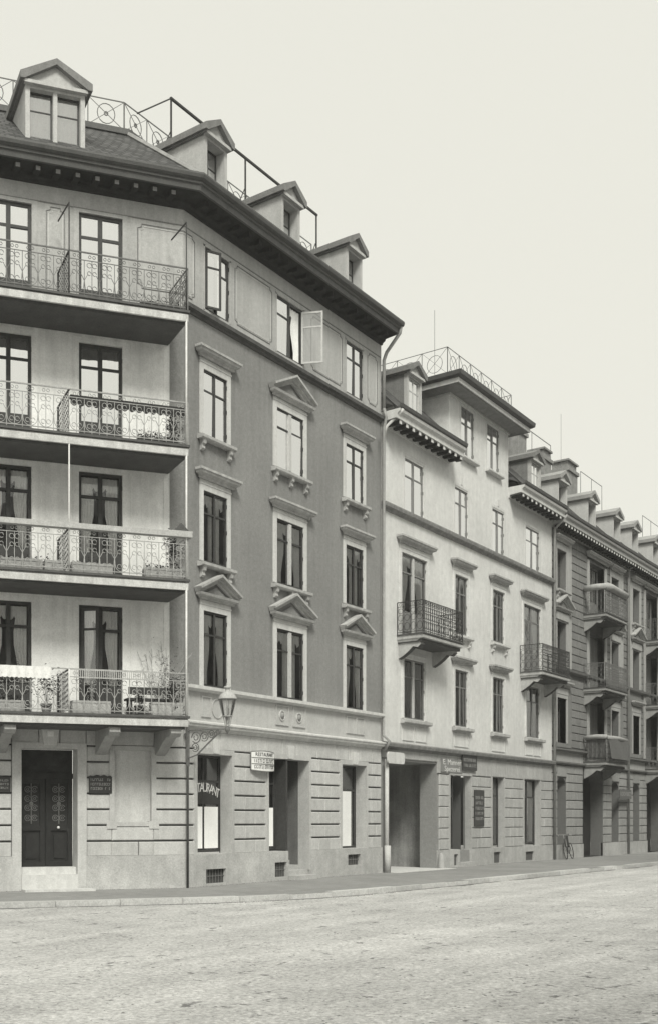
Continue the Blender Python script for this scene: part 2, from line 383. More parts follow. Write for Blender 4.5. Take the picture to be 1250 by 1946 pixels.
# ------------------------------------------------------------------ windows
def curtain_mesh(wd, ht, kind, m):
    def mk():
        mb = MB()
        def sheet(fx0, fx1, zt, zb, waves, amp, zfun=None, nx=18, nz=6):
            i0 = len(mb.v)
            for j in range(nz+1):
                t = j/nz; a = fx0(t); b = fx1(t)
                for i in range(nx+1):
                    s = i/nx; zz = zt + (zb(s)-zt)*t if callable(zb) else zt + (zb-zt)*t
                    mb.v.append((a + (b-a)*s, amp*math.sin(s*waves*2*math.pi), zz))
            for j in range(nz):
                for i in range(nx): mb.f.append((i0+j*(nx+1)+i, i0+j*(nx+1)+i+1, i0+(j+1)*(nx+1)+i+1, i0+(j+1)*(nx+1)+i))
        if kind in ('drape', 'drape2'):
            n = 1 if kind == 'drape' else 1
            sheet(lambda t: .02*wd, lambda t: wd*(.24 + .12*math.sin(min(1, t*1.3)*math.pi)), ht*.98, .02, 4, .02)
            sheet(lambda t: wd*(.76 - .12*math.sin(min(1, t*1.3)*math.pi)), lambda t: .98*wd, ht*.98, .02, 4, .02)
            sheet(lambda t: .02*wd, lambda t: .98*wd, ht*.985, lambda s: ht*(.86 - .05*abs(math.sin(s*math.pi*6))), 9, .012, nx=48, nz=2)
        elif kind == 'net':
            sheet(lambda t: .02*wd, lambda t: .98*wd, ht*.98, .02, 7, .015, nx=56, nz=1)
        elif kind == 'narrow':
            sheet(lambda t: .30*wd, lambda t: wd*.46, ht*.98, .02, 3, .02)
            sheet(lambda t: .62*wd, lambda t: .80*wd, ht*.98, .02, 3, .02)
            sheet(lambda t: .02*wd, lambda t: .98*wd, ht*.985, lambda s: ht*(.86 - .05*abs(math.sin(s*math.pi*6))), 9, .012, nx=48, nz=2)
        elif kind == 'cafe':
            sheet(lambda t: .02*wd, lambda t: .98*wd, ht*.48, .02, 7, .02, nx=56, nz=1)
        elif kind == 'blind':
            sheet(lambda t: .02*wd, lambda t: .98*wd, ht*.98, .02, 0, 0, nx=1, nz=1)
        return mb.mesh('curtain', m, True)
    return cached(('cur', round(wd, 2), round(ht, 2), kind, m.name), mk)

def window(parent, fr, u0, u1, z0, z1, y=0.06, cols=2, tr=0.30, fw=0.055, mid=None, midm=None, m=None, panel=0.0, cur='drape',
           g='glass', open_=None, curm=None, hinges=True, depth_in=0.55, name='window'):
    """Casement window; the frame is the part, panes/curtain/interior/mullion its pieces. tr: share of the height above the transom."""
    m = m or M['dframe']; W, H = u1-u0, z1-z0; mid = fw if mid is None else mid; t = 0.05
    mb = MB(); mb.box(0, fw, 0, t, 0, H).box(W-fw, W, 0, t, 0, H).box(fw, W-fw, 0, t, H-fw, H).box(fw, W-fw, 0, t, 0, fw)
    cw = (W - 2*fw - mid*(cols-1)) / cols; zt = H*(1-tr); zb = max(fw, panel); panes = []
    for c in range(cols):
        a = fw + c*(cw+mid)
        if c < cols-1 and not midm: mb.box(a+cw, a+cw+mid, -.008, t+.004, fw, H-fw)
        if open_ and c in open_: continue
        b = a + cw
        if tr: mb.box(a, b, .004, t-.004, zt-fw*.45, zt+fw*.45)
        if panel: mb.box(a, b, .004, t-.004, fw, panel); mb.box(a+cw*.15, b-cw*.15, -.012, .004, fw+.12, panel-.1)
        for (c0, c1) in (((zb, zt-fw*.45), (zt+fw*.45, H-fw)) if tr else ((zb, H-fw),)): panes.append((a, b, c0, c1))
    if hinges:
        for hz in (.12, .5, .88):
            for hx in (-.012, W-.018): mb.box(hx, hx+.03, -.025, -.002, H*hz-.05, H*hz+.05)
    o = part(name, mb, m, parent, fr, (u0, y, z0))
    for (a, b, c0, c1) in panes:
        me = cached(('pane', round(b-a, 3), round(c1-c0, 3), g), lambda: MB().quad((0,0,0),(b-a,0,0),(b-a,0,c1-c0),(0,0,c1-c0)).mesh('pane', M[g]))
        sub('pane', me, None, o, (a, t*.5, c0), (R(random.uniform(-.7, .7)), 0, R(random.uniform(-.7, .7))))
    if midm and cols > 1:
        for c in range(cols-1): sub('mullion', MB().box(0, mid, -.03, t+.02, 0, H-2*fw), midm, o, (fw + cw + c*(cw+mid), 0, fw))
    if open_:
        for c, ang in open_.items():
            a = fw + c*(cw+mid); left = c == 0
            lb = MB(); s = 1 if left else -1; x0, x1 = (0, cw) if left else (-cw, 0); f2 = fw*.9
            lb.box(x0, x0+f2, -.02, .02, 0, H-2*fw).box(x1-f2, x1, -.02, .02, 0, H-2*fw).box(x0+f2, x1-f2, -.02, .02, 0, f2).box(x0+f2, x1-f2, -.02, .02, H-2*fw-f2, H-2*fw)
            lb.box(x0+f2, x1-f2, -.016, .016, zt-fw-f2*.4, zt-fw+f2*.4)
            rot = (0, 0, R(-ang) * s); hx = a if left else a+cw
            sub('casement', lb, M['lframe'] if ang > 60 else m, o, (hx, -.01, fw), rot); gg = 'glassdark' if ang > 60 or g == 'glasslow' else g
            sub('pane', MB().quad((x0+f2, 0, f2), (x1-f2, 0, f2), (x1-f2, 0, H-2*fw-f2), (x0+f2, 0, H-2*fw-f2)), M[gg], o, (hx, -.01, fw), rot)
    if cur:
        cw_, ch = W - 2*fw, H - zb - fw
        sub('curtain', curtain_mesh(cw_, ch, cur, curm or M['curtain']), None, o, (fw, t+.022, zb))
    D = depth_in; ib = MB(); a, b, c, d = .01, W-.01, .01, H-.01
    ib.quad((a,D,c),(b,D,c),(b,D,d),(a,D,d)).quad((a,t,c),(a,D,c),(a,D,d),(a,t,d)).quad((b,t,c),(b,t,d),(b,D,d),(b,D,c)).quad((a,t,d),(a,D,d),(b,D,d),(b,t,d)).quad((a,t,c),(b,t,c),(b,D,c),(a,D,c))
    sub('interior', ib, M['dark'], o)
    return o

HOOD = [(0, 0), (.05, 0), (.06, .06), (.16, .10), (.18, .16), (.20, .16), (.20, .22), (0, .26)]     # (out, z)
def hood_mb(W, prof=HOOD, y=0.0):
    return MB().sweep([(0, y + .001), (0, y), (W, y), (W, y + .001)], prof) if False else hood_return(W, prof, y)
def hood_return(W, prof, y):                        # moulding with returned ends
    mb = MB(); i0 = 0; n = len(prof)
    pts = []
    for o, z in prof: pts.append(((-o, y + .0, z), (-o, y - o, z), (W + o, y - o, z), (W + o, y + .0, z)))
    for p in pts: mb.v += list(p)
    for q in range(n - 1):
        for k in range(3): mb.f.append((q*4+k, q*4+k+1, (q+1)*4+k+1, (q+1)*4+k))
    mb.f.append((0, 3, 2, 1)); t = (n-1)*4; mb.f.append((t, t+1, t+2, t+3)); return mb
def surround(win, W, H, jw, top, m, y, proj=0.03, bottom=0.0):
    """jambs, lintel and frieze round a window; coordinates relative to the window frame's origin (its lower left)"""
    mb = MB(); y0 = -y - proj; y1 = -y
    mb.box(-jw, 0, y0, y1, -bottom, H + .0).box(W, W + jw, y0, y1, -bottom, H).box(-jw, W + jw, y0, y1, H, H + top)
    mb.box(-jw - .015, W + jw + .015, y0 - .015, y1 - .003, H + jw * .95, H + jw * .95 + .035)
    for s in (0, 1):                                   # returns into the opening
        x = 0 if s == 0 else W
    return sub('window_surround', mb, m, win)
def sill(win, W, jw, m, y, z=-.16, brackets=2, apron=False, proj=.17, th=.12):
    mb = MB(); a, b = -jw - .09, W + jw + .09
    mb.prism([(a, -y, z), (a, -y - proj + .03, z), (a, -y - proj, z + .03), (a, -y - proj, z + th - .02), (a, -y, z + th)], (b - a, 0, 0))
    s = sub('window_sill', mb, m, win)
    xs = [-jw + .02, W + jw - .14] if brackets == 2 else ([-jw + .02, W/2 - .06, W + jw - .14] if brackets == 3 else [])
    for x in xs:
        bm = cached(('sb', round(y, 3), m.name), lambda: MB().prism([(0, -y, 0), (0, -y - .13, 0), (0, -y - .12, -.10), (0, -y - .07, -.13), (0, -y - .09, -.22), (0, -y - .03, -.26), (0, -y, -.26)], (.12, 0, 0)).mesh('sill_bracket', m))
        sub('sill_bracket', bm, None, win, (x, 0, z))
    return s
def hood(win, W, H, jw, top, m, y, kind='flat'):
    a = -jw - .03; wd = W + 2*jw + .06
    if kind == 'flat':
        sub('window_hood', hood_return(wd, HOOD, 0), m, win, (a, -y - .04, H + top))
    else:
        low = [(0, 0), (.05, 0), (.06, .05), (.15, .08), (.17, .14), (0, .15)]
        sub('window_hood', hood_return(wd, low, 0), m, win, (a, -y - .04, H + top))
        # raking mouldings of a triangular pediment
        zb = H + top + .15; rise = .40 * min(1.2, (wd + .3) / 1.7); x0, x1 = a - .17, a + wd + .17; xm = (x0 + x1)/2; yb = -y - .02; mb = MB()
        for (p, q) in (((x0, zb), (xm, zb + rise)), ((x1, zb), (xm, zb + rise))):
            d = Vector((q[0]-p[0], 0, q[1]-p[1])).normalized(); nrm = Vector((-d.z, 0, d.x)); nrm = nrm if nrm.z > 0 else -nrm
            for (o0, o1, pr) in ((-.07, .0, .07), (.0, .06, .15), (.06, .12, .23)):
                A = Vector((p[0], yb, p[1])) + nrm*o0; B = Vector((q[0], yb, q[1])); D_ = Vector((q[0], yb, q[1])); E_ = Vector((p[0], yb, p[1])) + nrm*o1
                B.x = D_.x = xm; B.z = q[1] + o0/abs(nrm.z); D_.z = q[1] + o1/abs(nrm.z)
                if o0 < 0: A = Vector((p[0] + (.16 if p[0] < xm else -.16), yb, zb)); E_ = Vector((p[0], yb, zb))
                mb.prism([A, B, D_, E_], (0, -pr, 0))
        sub('pediment', mb, m, win)
        f = .52; w2 = (x1-x0)/2
        sub('tympanum', MB().prism([(xm - w2*f, yb, zb + .02), (xm + w2*f, yb, zb + .02), (xm, yb, zb + .02 + rise*f)], (0, -.03, 0)), M['tymp'], win)

def text_mesh(s, size, m, depth=0.004, key=None, shear=0.0, ax='CENTER'):
    cu = bpy.data.curves.new('txt', 'FONT'); cu.body = s; cu.size = size; cu.align_x = ax; cu.align_y = 'CENTER'; cu.extrude = depth; cu.resolution_u = 2; cu.shear = shear
    o = bpy.data.objects.new('txt', cu); C.objects.link(o); me = bpy.data.meshes.new_from_object(o.evaluated_get(bpy.context.evaluated_depsgraph_get()))
    bpy.data.objects.remove(o); me.materials.clear(); me.materials.append(m); return me
STAND = (R(90), 0, 0)

# ------------------------------------------------------------------ ground
def kerb_path():
    n1 = Vector((-0.539702, -0.841856)); d1 = -E1
    pts = []
    for s in (22, 16, 11, 8): pts.append(d1*s + n1*3.47)
    a = Vector((-3.53, -1.86)); c = Vector((-.58, -3.72)); b = Vector((3.4, -3.74))
    for k in range(13):
        t = k/12; pts.append(a*(1-t)**2 + c*2*t*(1-t) + b*t*t)
    for x in (8, 14, 22, 34, 50, 75, 120): pts.append(Vector((x, -3.74 - .02*(x-3.4))))
    return pts
KP = kerb_path()
g = MB(); S = 300; g.quad((-S, -S, -.12), (S, -S, -.12), (S, S, -.12), (-S, S, -.12))
road_o = part('road', g, M['road'], None); tag(road_o, None, None, kind='structure')
pv = MB()
inner = [E1*-22 + Vector((0, 0))*0] ; inn = []
for p in KP: pass
n1v = Vector((0.539702, 0.841856))
for i in range(len(KP)-1):
    a, b = KP[i], KP[i+1]
    def foot(p):
        s = max(0.0, -(p.dot(E1)))
        q = -E1*s if p.x < 0 and s > 0 else Vector((max(0, p.x), 0))
        return q + Vector((.2, .5))
    fa, fb = foot(a), foot(b)
    pv.quad((a.x, a.y, 0), (b.x, b.y, 0), (fb.x, fb.y, 0), (fa.x, fa.y, 0))
pave_o = part('pavement', pv, M['pave'], None); tag(pave_o, None, None, kind='structure')
# kerb stones, one by one
def along(path, step):
    out = []; acc = 0; d = 0
    for a, b in zip(path, path[1:]):
        L = (b-a).length
        while d <= acc + L:
            out.append(a + (b-a)*((d-acc)/L)); d += step
        acc += L
    return out
kp = along(KP, 1.38)
for a, b in zip(kp, kp[1:]):
    if a.x > 60 or a.x < -14: continue
    me = cached(('kerb', random.randint(0, 3)), lambda: MB().box(-.685 + random.uniform(0, .006), .688, -.03, .19, -.13, .008 + random.uniform(-.012, .008)).mesh('kerb_stone', M['kerb']))
    o = bpy.data.objects.new('kerb_stone', me); link(o, pave_o); m_ = (a+b)/2; dd = b-a
    o.location = (m_.x, m_.y, random.uniform(-.008, .006)); o.rotation_euler = (R(random.uniform(-1.5, 1.5)), 0, math.atan2(dd.y, dd.x) + R(random.uniform(-.6, .6))); o.scale = (dd.length/1.38, 1, 1)
# loose stones and clods on the dirt road
cl = MB(); rr = random.Random(3)
for k in range(5200):
    d = rr.uniform(5.5, 34); an = rr.uniform(-12, 38); fx = Vector((0.76975, 0.63835)); a_ = R(-an); dx = Vector((fx.x*math.cos(a_)-fx.y*math.sin(a_), fx.x*math.sin(a_)+fx.y*math.cos(a_)))
    p = Vector((cam.location.x, cam.location.y)) + dx*d
    if p.y > -3.95 and p.x > -1 or p.dot(Vector((-0.5397, -0.84186))) < 3.75: continue
    r = rr.uniform(.006, .018) * (1.8 if rr.random() < .04 else 1); z = -.122; i0 = len(cl.v)
    for q in range(4): an2 = q*math.pi/2 + rr.uniform(0, 1); cl.v.append((p.x + r*math.cos(an2)*rr.uniform(.8, 1.6), p.y + r*math.sin(an2)*rr.uniform(.8, 1.5), z))
    cl.v.append((p.x, p.y, z + r*rr.uniform(.3, .6)))
    cl.f += [(i0, i0+1, i0+4), (i0+1, i0+2, i0+4), (i0+2, i0+3, i0+4), (i0+3, i0, i0+4)]
for k in range(130):                                    # trodden lumps of dung and mud
    d = rr.uniform(7, 30); a_ = R(-rr.uniform(-12, 38)); fx = Vector((0.76975, 0.63835)); dx = Vector((fx.x*math.cos(a_)-fx.y*math.sin(a_), fx.x*math.sin(a_)+fx.y*math.cos(a_))); p0 = Vector((cam.location.x, cam.location.y)) + dx*d
    if p0.y > -4.1 or p0.dot(Vector((-0.5397, -0.84186))) < 3.9: continue
    for q_ in range(rr.randint(2, 7)):
        p = p0 + Vector((rr.gauss(0, .09), rr.gauss(0, .05))); r = rr.uniform(.010, .028); i0 = len(cl.v)
        for q in range(6): an2 = q*math.pi/3; cl.v.append((p.x + r*math.cos(an2)*rr.uniform(.8, 1.4), p.y + r*math.sin(an2)*rr.uniform(.7, 1.2), -.122))
        cl.v.append((p.x, p.y, -.122 + r*rr.uniform(.25, .45))); cl.f += [(i0+q, i0+(q+1) % 6, i0+6) for q in range(6)]
for k in range(2600):                                   # swept dust and crumbs along the foot of the walls and the kerb
    if rr.random() < .5: u_ = rr.uniform(-4.5, 30); q_ = (FC if u_ < 0 else FS).w(u_, -.07 - abs(rr.gauss(0, .10))); p = Vector((q_.x, q_.y)); z = .002
    else: i_ = rr.randrange(2, len(KP)-4); t_ = rr.random(); p = KP[i_]*(1-t_) + KP[i_+1]*t_ + Vector((-.3, -1))*(.05 + abs(rr.gauss(0, .12))); z = -.122
    r = rr.uniform(.006, .02); i0 = len(cl.v)
    for q in range(4): an2 = q*math.pi/2 + rr.uniform(0, 1); cl.v.append((p.x + r*math.cos(an2)*rr.uniform(.8, 1.8), p.y + r*math.sin(an2)*rr.uniform(.8, 1.3), z))
    cl.v.append((p.x, p.y, z + r*rr.uniform(.3, .7))); cl.f += [(i0, i0+1, i0+4), (i0+1, i0+2, i0+4), (i0+2, i0+3, i0+4), (i0+3, i0, i0+4)]
tag(part('road_gravel', cl, mat('road_gravel', .20, var=.3, scale=9), None), 'loose grit and clods strewn over the dirt road', 'gravel', kind='stuff')

# shade of the kerb face, painted on the road as a ragged dark strip
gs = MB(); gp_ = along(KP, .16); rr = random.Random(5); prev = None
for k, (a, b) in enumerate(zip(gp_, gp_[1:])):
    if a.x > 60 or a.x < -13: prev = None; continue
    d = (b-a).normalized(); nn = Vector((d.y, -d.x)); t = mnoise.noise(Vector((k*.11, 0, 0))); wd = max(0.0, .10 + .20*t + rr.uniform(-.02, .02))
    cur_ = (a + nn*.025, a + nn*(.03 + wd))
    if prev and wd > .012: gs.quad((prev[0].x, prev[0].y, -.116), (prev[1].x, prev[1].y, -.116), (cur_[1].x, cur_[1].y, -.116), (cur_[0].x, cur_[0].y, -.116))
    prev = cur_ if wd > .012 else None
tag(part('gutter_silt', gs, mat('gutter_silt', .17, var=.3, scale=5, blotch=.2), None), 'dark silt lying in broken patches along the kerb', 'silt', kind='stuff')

# ------------------------------------------------------------------ corner house
A = thing('corner_house', 'tall corner house with canted front, stacked balconies, dark grey plaster and rusticated ground floor', 'house')
LA = 10.23; SF = 6.4                                   # street front length; canted front width
CL = E1 * -SF                                          # left end of the canted front
D0 = Vector((math.cos(math.atan2(-0.539702, 0.841856)*2), math.sin(math.atan2(-0.539702, 0.841856)*2)))
P0 = CL - D0*7
PATH = [(P0.x, P0.y), (CL.x, CL.y), (0, 0), (LA, 0)]
F0 = Frame(CL.x, CL.y, math.atan2(D0.y, D0.x))
CH = 0.377
# -- street front, ground floor
gh = [(.48, 2.06, .79, 3.34, .36), (3.71, 4.70, .79, 3.36, .36), (4.70, 5.88, .20, 3.36, 1.5), (7.67, 9.24, .76, 3.34, .36)]
part('ground_floor_wall', wall_mb(0, LA, 0, 4.0, gh, .34, y=.03), M['joint'], A)
for a, b in ((0, .52), (2.02, 3.75), (5.84, 7.71), (9.20, LA-.03)):
    courses(A, FS, a + (.03 if a else .0), b - (.03 if b < 10 else 0), .77, 7, CH, M['stone'], off=int(a*3))
tops = [0, .95, 1.55, 2.9, 3.7, 4.45, 5.2, 6.3, 7.4, 8.15, 8.8, 9.6, LA-.03]
for a, b in zip(tops, tops[1:]):                       # lintel course
    part('stone_block', block_mesh(b-a-.012, .44, .05, M['stone']), None, A, FS, (a+.006, .03, 3.425))
for u0, u1, zt in ((.52, 2.02, 3.30), (3.75, 5.84, 3.32), (7.71, 9.20, 3.30)):   # stone frames and keystones
    mb = MB().box(u1, u1+.10, -.045, .33, .80 if u0 < 3 or u0 > 7 else .24, zt).box(u0-.10, u0, -.045, .33, .80, zt).box(u0-.10, u1+.10, -.045, .33, zt, zt+.13)
    part('opening_frame', mb, M['stone'], A)
    c = (u0+u1)/2
    part('keystone', MB().prism([(c-.12, .03, zt+.02), (c+.12, .03, zt+.02), (c+.17, .03, zt+.38), (c-.17, .03, zt+.38)], (0, -.12, 0)), M['trim'], A)
pl = MB(); vents = [(.86, 1.72, .06, .42), (4.02, 4.62, .10, .50), (8.02, 8.78, .30, .62)]
def plinth(parent, fr, a, b, z, vents, m, dep, y=-.06):
    pm = wall_mb(a, b, 0, z, vents, .12, y=y); pm.quad((a, y, z), (b, y, z), (b, dep, z), (a, dep, z)).quad((a, y, 0), (a, y, z), (a, dep, z), (a, dep, 0)).quad((b, y, 0), (b, dep, 0), (b, dep, z), (b, y, z))
    part('plinth', pm, m, parent, fr)
plinth(A, FS, -.02, 4.70, .80, vents[:2], M['plinth'], .36); plinth(A, FS, 5.865, LA-.03, .80, vents[2:], M['plinth'], .36)
for a, b, c, d in vents:
    mb = MB().quad((0, .05, 0), (b-a, .05, 0), (b-a, .05, d-c), (0, .05, d-c)); o = part('cellar_vent', mb, M['dark'], A, FS, (a, 0, c))
    gr = MB()
    for k in range(1, 7): x = (b-a)*k/7; gr.box(x-.008, x+.008, 0, .016, 0, d-c)
    gr.box(0, b-a, .002, .014, (d-c)/2-.01, (d-c)/2+.01); sub('grille', gr, M['iron'], o, (0, .0, 0))
# shop windows
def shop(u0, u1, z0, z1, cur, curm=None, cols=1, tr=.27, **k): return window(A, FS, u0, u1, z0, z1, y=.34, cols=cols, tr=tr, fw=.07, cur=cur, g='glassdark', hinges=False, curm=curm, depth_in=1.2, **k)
w1 = shop(.52, 2.02, .83, 3.30, None, cols=2, mid=.05)
w2 = shop(3.75, 4.64, .83, 3.32, None, cols=1)
for w_, x0, x1, x2 in ((w1, .09, .72, 1.40), (w2, .09, .80, None)):
    for p_, q_ in ((x0, x1), (x1 + .06, x2)) if x2 else ((x0, x1),): sub('half_curtain', curtain_mesh(q_-p_, 1.10, 'net', M['blind']), None, w_, (p_, -.012, .08))
w3 = shop(7.71, 9.20, .80, 3.30, None, cols=1, tr=.30)
sub('blind', MB().box(.55, 1.16, -.03, -.01, .06, 1.72), M['blind'], w3)
part('divider_pier', MB().box(4.64, 4.72, -.02, 1.5, .83, 3.32), M['dframe'], A)
# lettering painted in an arc on the first shop window
arc = MB(); word = 'RESTAURANT'
let = None
for i, ch in enumerate(word):
    t = i/(len(word)-1); x = .14 + 1.24*t; zz = 1.42 + .22*math.sin(math.pi*(.12 + .76*t)); rot = R(26)*(.5 - t)*.9
    me = text_mesh(ch, .34, M['letterw']); me.transform(Matrix.Diagonal((.8, 1, 1, 1)))
    o_ = Matrix.Translation((x, -.012, zz)) @ Matrix.Rotation(-rot, 4, 'Y') @ Matrix.Rotation(R(90), 4, 'X'); me.transform(o_)
    i0 = len(arc.v); arc.v += [tuple(v.co) for v in me.vertices]; arc.f += [tuple(i0+q for q in p.vertices) for p in me.polygons]
sub('window_lettering', arc, M['letterw'], w1)
arc2 = MB(); arc2.prism([(.04, -.004, 1.22), (1.45, -.004, 1.22), (1.45, -.004, 1.36), (1.2, -.004, 1.5), (.75, -.004, 1.58), (.3, -.004, 1.5), (.04, -.004, 1.36)], (0, .003, 0))
sub('painted_band', arc2, M['plate'], w1)
sub('display_card', MB().prism([(.30, .10, 1.30), (.62, .10, 1.30), (.62, .10, 1.52), (.46, .10, 1.52), (.42, .10, 1.66), (.30, .10, 1.66)], (0, .01, 0)), M['enamel'], w2)
# recessed shop doorway
dw = MB(); dw.quad((5.86, .34, .24), (5.86, 1.6, .24), (5.86, 1.6, 3.32), (5.86, .34, 3.32)).quad((4.72, 1.6, .24), (5.86, 1.6, .24), (5.86, 1.6, 3.32), (4.72, 1.6, 3.32))
part('doorway_lining', dw, mat('doorway_paint', .16, var=.15, scale=4, streak=.15), A)
part('shop_door', MB().box(4.75, 5.80, 1.46, 1.52, .55, 3.2).box(4.85, 5.70, 1.43, 1.459, .70, 1.5), M['door'], A)
for k in range(4): part('step', MB().box(4.73, 5.83, -.30 + k*.30, 1.5, -.01 + k*.13, .12 + k*.13), M['plinth'], A)
# cornices and frieze along both fronts
G_PROF = [(-.02, 3.86), (.03, 3.86), (.05, 3.92), (.16, 3.95), (.18, 4.02), (.20, 4.02), (.20, 4.06), (-.02, 4.12)]
part('ground_cornice', MB().sweep([(0, 0), (LA-.02, 0)], G_PROF), M['trim'], A)
part('frieze_wall', wall_mb(0, LA, 4.06, 4.90, [], .1), M['frieze'], A)
S_PROF = [(-.02, 4.83), (.04, 4.83), (.13, 4.88), (.15, 4.88), (.15, 4.965), (-.02, 4.985)]
part('sill_course', MB().sweep([(0, 0), (LA-.02, 0)], S_PROF), M['trim'], A)
def frieze_panel(u0, u1, z0, z1, med=True):
    mb = MB(); 
    for (a, b, c, d) in ((u0, u1, z0, z0+.035), (u0, u1, z1-.03, z1), (u0, u0+.03, z0+.035, z1-.03), (u1-.03, u1, z0+.035, z1-.03)): mb.box(a, b, -.035, .0, c, d)
    o = part('frieze_panel', mb, M['frieze'], A)
    if med:
        c = ((u0+u1)/2, (z0+z1)/2)
        mm = MB().ring((c[0], -.012, c[1]), .13, .022, n=16); sub('medallion', mm, M['trim'], o)
        hd = MB().lathe([(0, -.07), (.06, -.055), (.085, -.02), (.09, 0)], 12); sub('relief_head', hd, M['cstone'], o, (c[0], -.0, c[1]), (R(-90), 0, 0), True)
frieze_panel(4.12, 4.78, 4.24, 4.78); frieze_panel(5.0, 5.66, 4.24, 4.78)
frieze_panel(.72, 1.12, 4.22, 4.74, False); frieze_panel(8.0, 8.6, 4.24, 4.76, False); frieze_panel(8.62, 9.1, 4.24, 4.76, False)
part('medallion', MB().ring((1.42, -.01, 4.47), .24, .02, n=20), M['frieze'], A)
# dark plaster storeys
COLS = [(.80, 1.83), (4.17, 5.56), (7.97, 9.04)]; ROWS = [(4.99, 6.87), (8.10, 9.86), (11.25, 12.88)]
stained_wall('plastered_wall', M['grey'], A, FS, 0, LA, 4.90, 14.15, [(a, b, c, d) for a, b in COLS for c, d in ROWS], .12, [(a-.26, b+.26, c-.1, .8) for a, b in COLS for c, d in ROWS[1:]] + [(a-.34, b+.34, d+.3, .35) for a, b in COLS for c, d in ROWS] + [(0, LA, 14.1, .55), (0, .5, 11, .5), (LA-.25, LA, 13.5, .9)], .40, 1)
for j, (c, d) in enumerate(ROWS):
    for i, (a, b) in enumerate(COLS):
        two = i == 1
        wn = window(A, FS, a, b, c, d, y=.012, cols=2, tr=.31, fw=.045, g='glass' if j == 2 else 'glasslow', mid=.13 if two else .05, midm=M['lframe'] if two else None,
                    cur='net' if j == 2 else ('narrow' if (i + j) % 2 else 'drape'))
        W, H = b-a, d-c; jw = .15 if not two else .17; top = .26
        surround(wn, W, H, jw, top, M['trim'], .012, bottom=.0)
        ped = j == 0 or (j == 2 and two)
        hood(wn, W, H, jw, top, M['hood'], .012, 'ped' if ped else 'flat')
        if j: sill(wn, W, jw, M['hood'], .012, brackets=3 if two else 2)
part('string_course', MB().sweep([(.02, 0), (LA-.02, 0)], [(-.02, 14.06), (.03, 14.06), (.05, 14.12), (.13, 14.15), (.14, 14.24), (-.02, 14.27)]), M['eave'], A)
# attic storey
TW = [(.89, 1.95), (4.20, 5.56), (8.02, 9.04)]
part('attic_wall', wall_mb(0, LA, 14.15, 16.75, [(a, b, 14.40, 15.96) for a, b in TW], .12), M['attic'], A)
for i, (a, b) in enumerate(TW):
    op = [{0: 24}, {1: 118}, None][i]
    wn = window(A, FS, a, b, 14.40, 15.96, y=.03, cols=2, tr=.31, fw=.055, cur=['net', 'drape', 'net'][i], open_=op, mid=.06)
    W = b-a; mb = MB().box(-.07, -.002, -.04, -.028, -.02, 1.60).box(W+.002, W+.07, -.04, -.028, -.02, 1.60).box(-.07, W+.07, -.04, -.028, 1.562, 1.66)
    sub('window_surround', mb, M['attic'], wn)
def panel_frame(fr, u0, u1, z0, z1, n=.10, two=True):
    P = [(u0+n, z0), (u1-n, z0), (u1-n, z0+n*.6), (u1, z0+n), (u1, z1-n), (u1-n, z1-n*.6), (u1-n, z1), (u0+n, z1), (u0+n, z1-n*.6), (u0, z1-n), (u0, z0+n), (u0+n, z0+n*.6)]
    mb = MB().tube([(a, -.004, b) for a, b in P], .013, 4, True); part('painted_panel', mb, M['paint'], A, fr)
    if two:
        q = .055; P2 = [(a + (q if a < (u0+u1)/2 else -q), b + (q if b < (z0+z1)/2 else -q)) for a, b in P]
        part('painted_panel', MB().tube([(a, -.002, b) for a, b in P2], .010, 4, True), M['trim'], A, fr)
for a, b in ((2.2, 3.95), (6.0, 7.75), (9.34, 9.96)): panel_frame(FS, a, b, 14.48, 16.0)
# -- canted front
EN = (-4.02, -2.67)                                    # entrance
ph = [(-1.84, -.75, 1.46, 3.50, .12), (EN[0]-.04, EN[1]+.04, .16, 3.36, .45)]
part('ground_floor_wall', wall_mb(-SF, 0, 0, 4.0, ph, .3, y=.03), M['joint'], A, FC)
for a, b, o in ((-.77, 0, 0), (-2.44, -1.82, 1), (-SF, -4.25, 0)): courses(A, FC, a, b, .77, 7, CH, M['stone'], off=o)
courses(A, FC, -1.82, -.77, .77, 1, CH, M['stone']); part('stone_block', block_mesh(1.04, CH-.04, .05, M['stone']), None, A, FC, (-1.815, .03, .77+CH+.015))
tops = [-SF, -5.6, -4.8, -4.25, -3.6, -3.1, -2.45, -1.85, -.75, 0]
for a, b in zip(tops, tops[1:]):
    part('stone_block', block_mesh(b-a-.012, .44, .05, M['stone']), None, A, FC, (a+.006, .03, 3.425))
mb = MB().quad((-1.84, .085, 1.46), (-.75, .085, 1.46), (-.75, .085, 3.50), (-1.84, .085, 3.50))
part('blind_window_panel', mb, M['stone'], A, FC)
mb = MB()
for (a, b, c, d) in ((-1.88, -1.76, 1.62, 3.42), (-.83, -.71, 1.62, 3.42), (-1.95, -1.70, 1.44, 1.62), (-.89, -.64, 1.44, 1.62), (-1.76, -.83, 3.32, 3.42), (-1.70, -.89, 1.50, 1.60)): mb.box(a, b, -.04, .08, c, d)
part('blind_window_frame', mb, M['stone'], A, FC)
mb = MB().box(EN[1], EN[1]+.22, -.04, .42, .0, 3.32).box(EN[0]-.22, EN[0], -.04, .42, .0, 3.32).box(EN[0]-.22, EN[1]+.22, -.04, .42, 3.32, 3.46)
part('entrance_surround', mb, M['stone'], A, FC)
ks = part('keystone', MB().prism([(-3.50, .03, 3.40), (-3.19, .03, 3.40), (-3.12, .03, 3.86), (-3.57, .03, 3.86)], (0, -.14, 0)), M['trim'], A, FC)
sub('house_number_plate', MB().box(-3.42, -3.27, -.125, -.111, 3.60, 3.72), M['enamel'], ks)
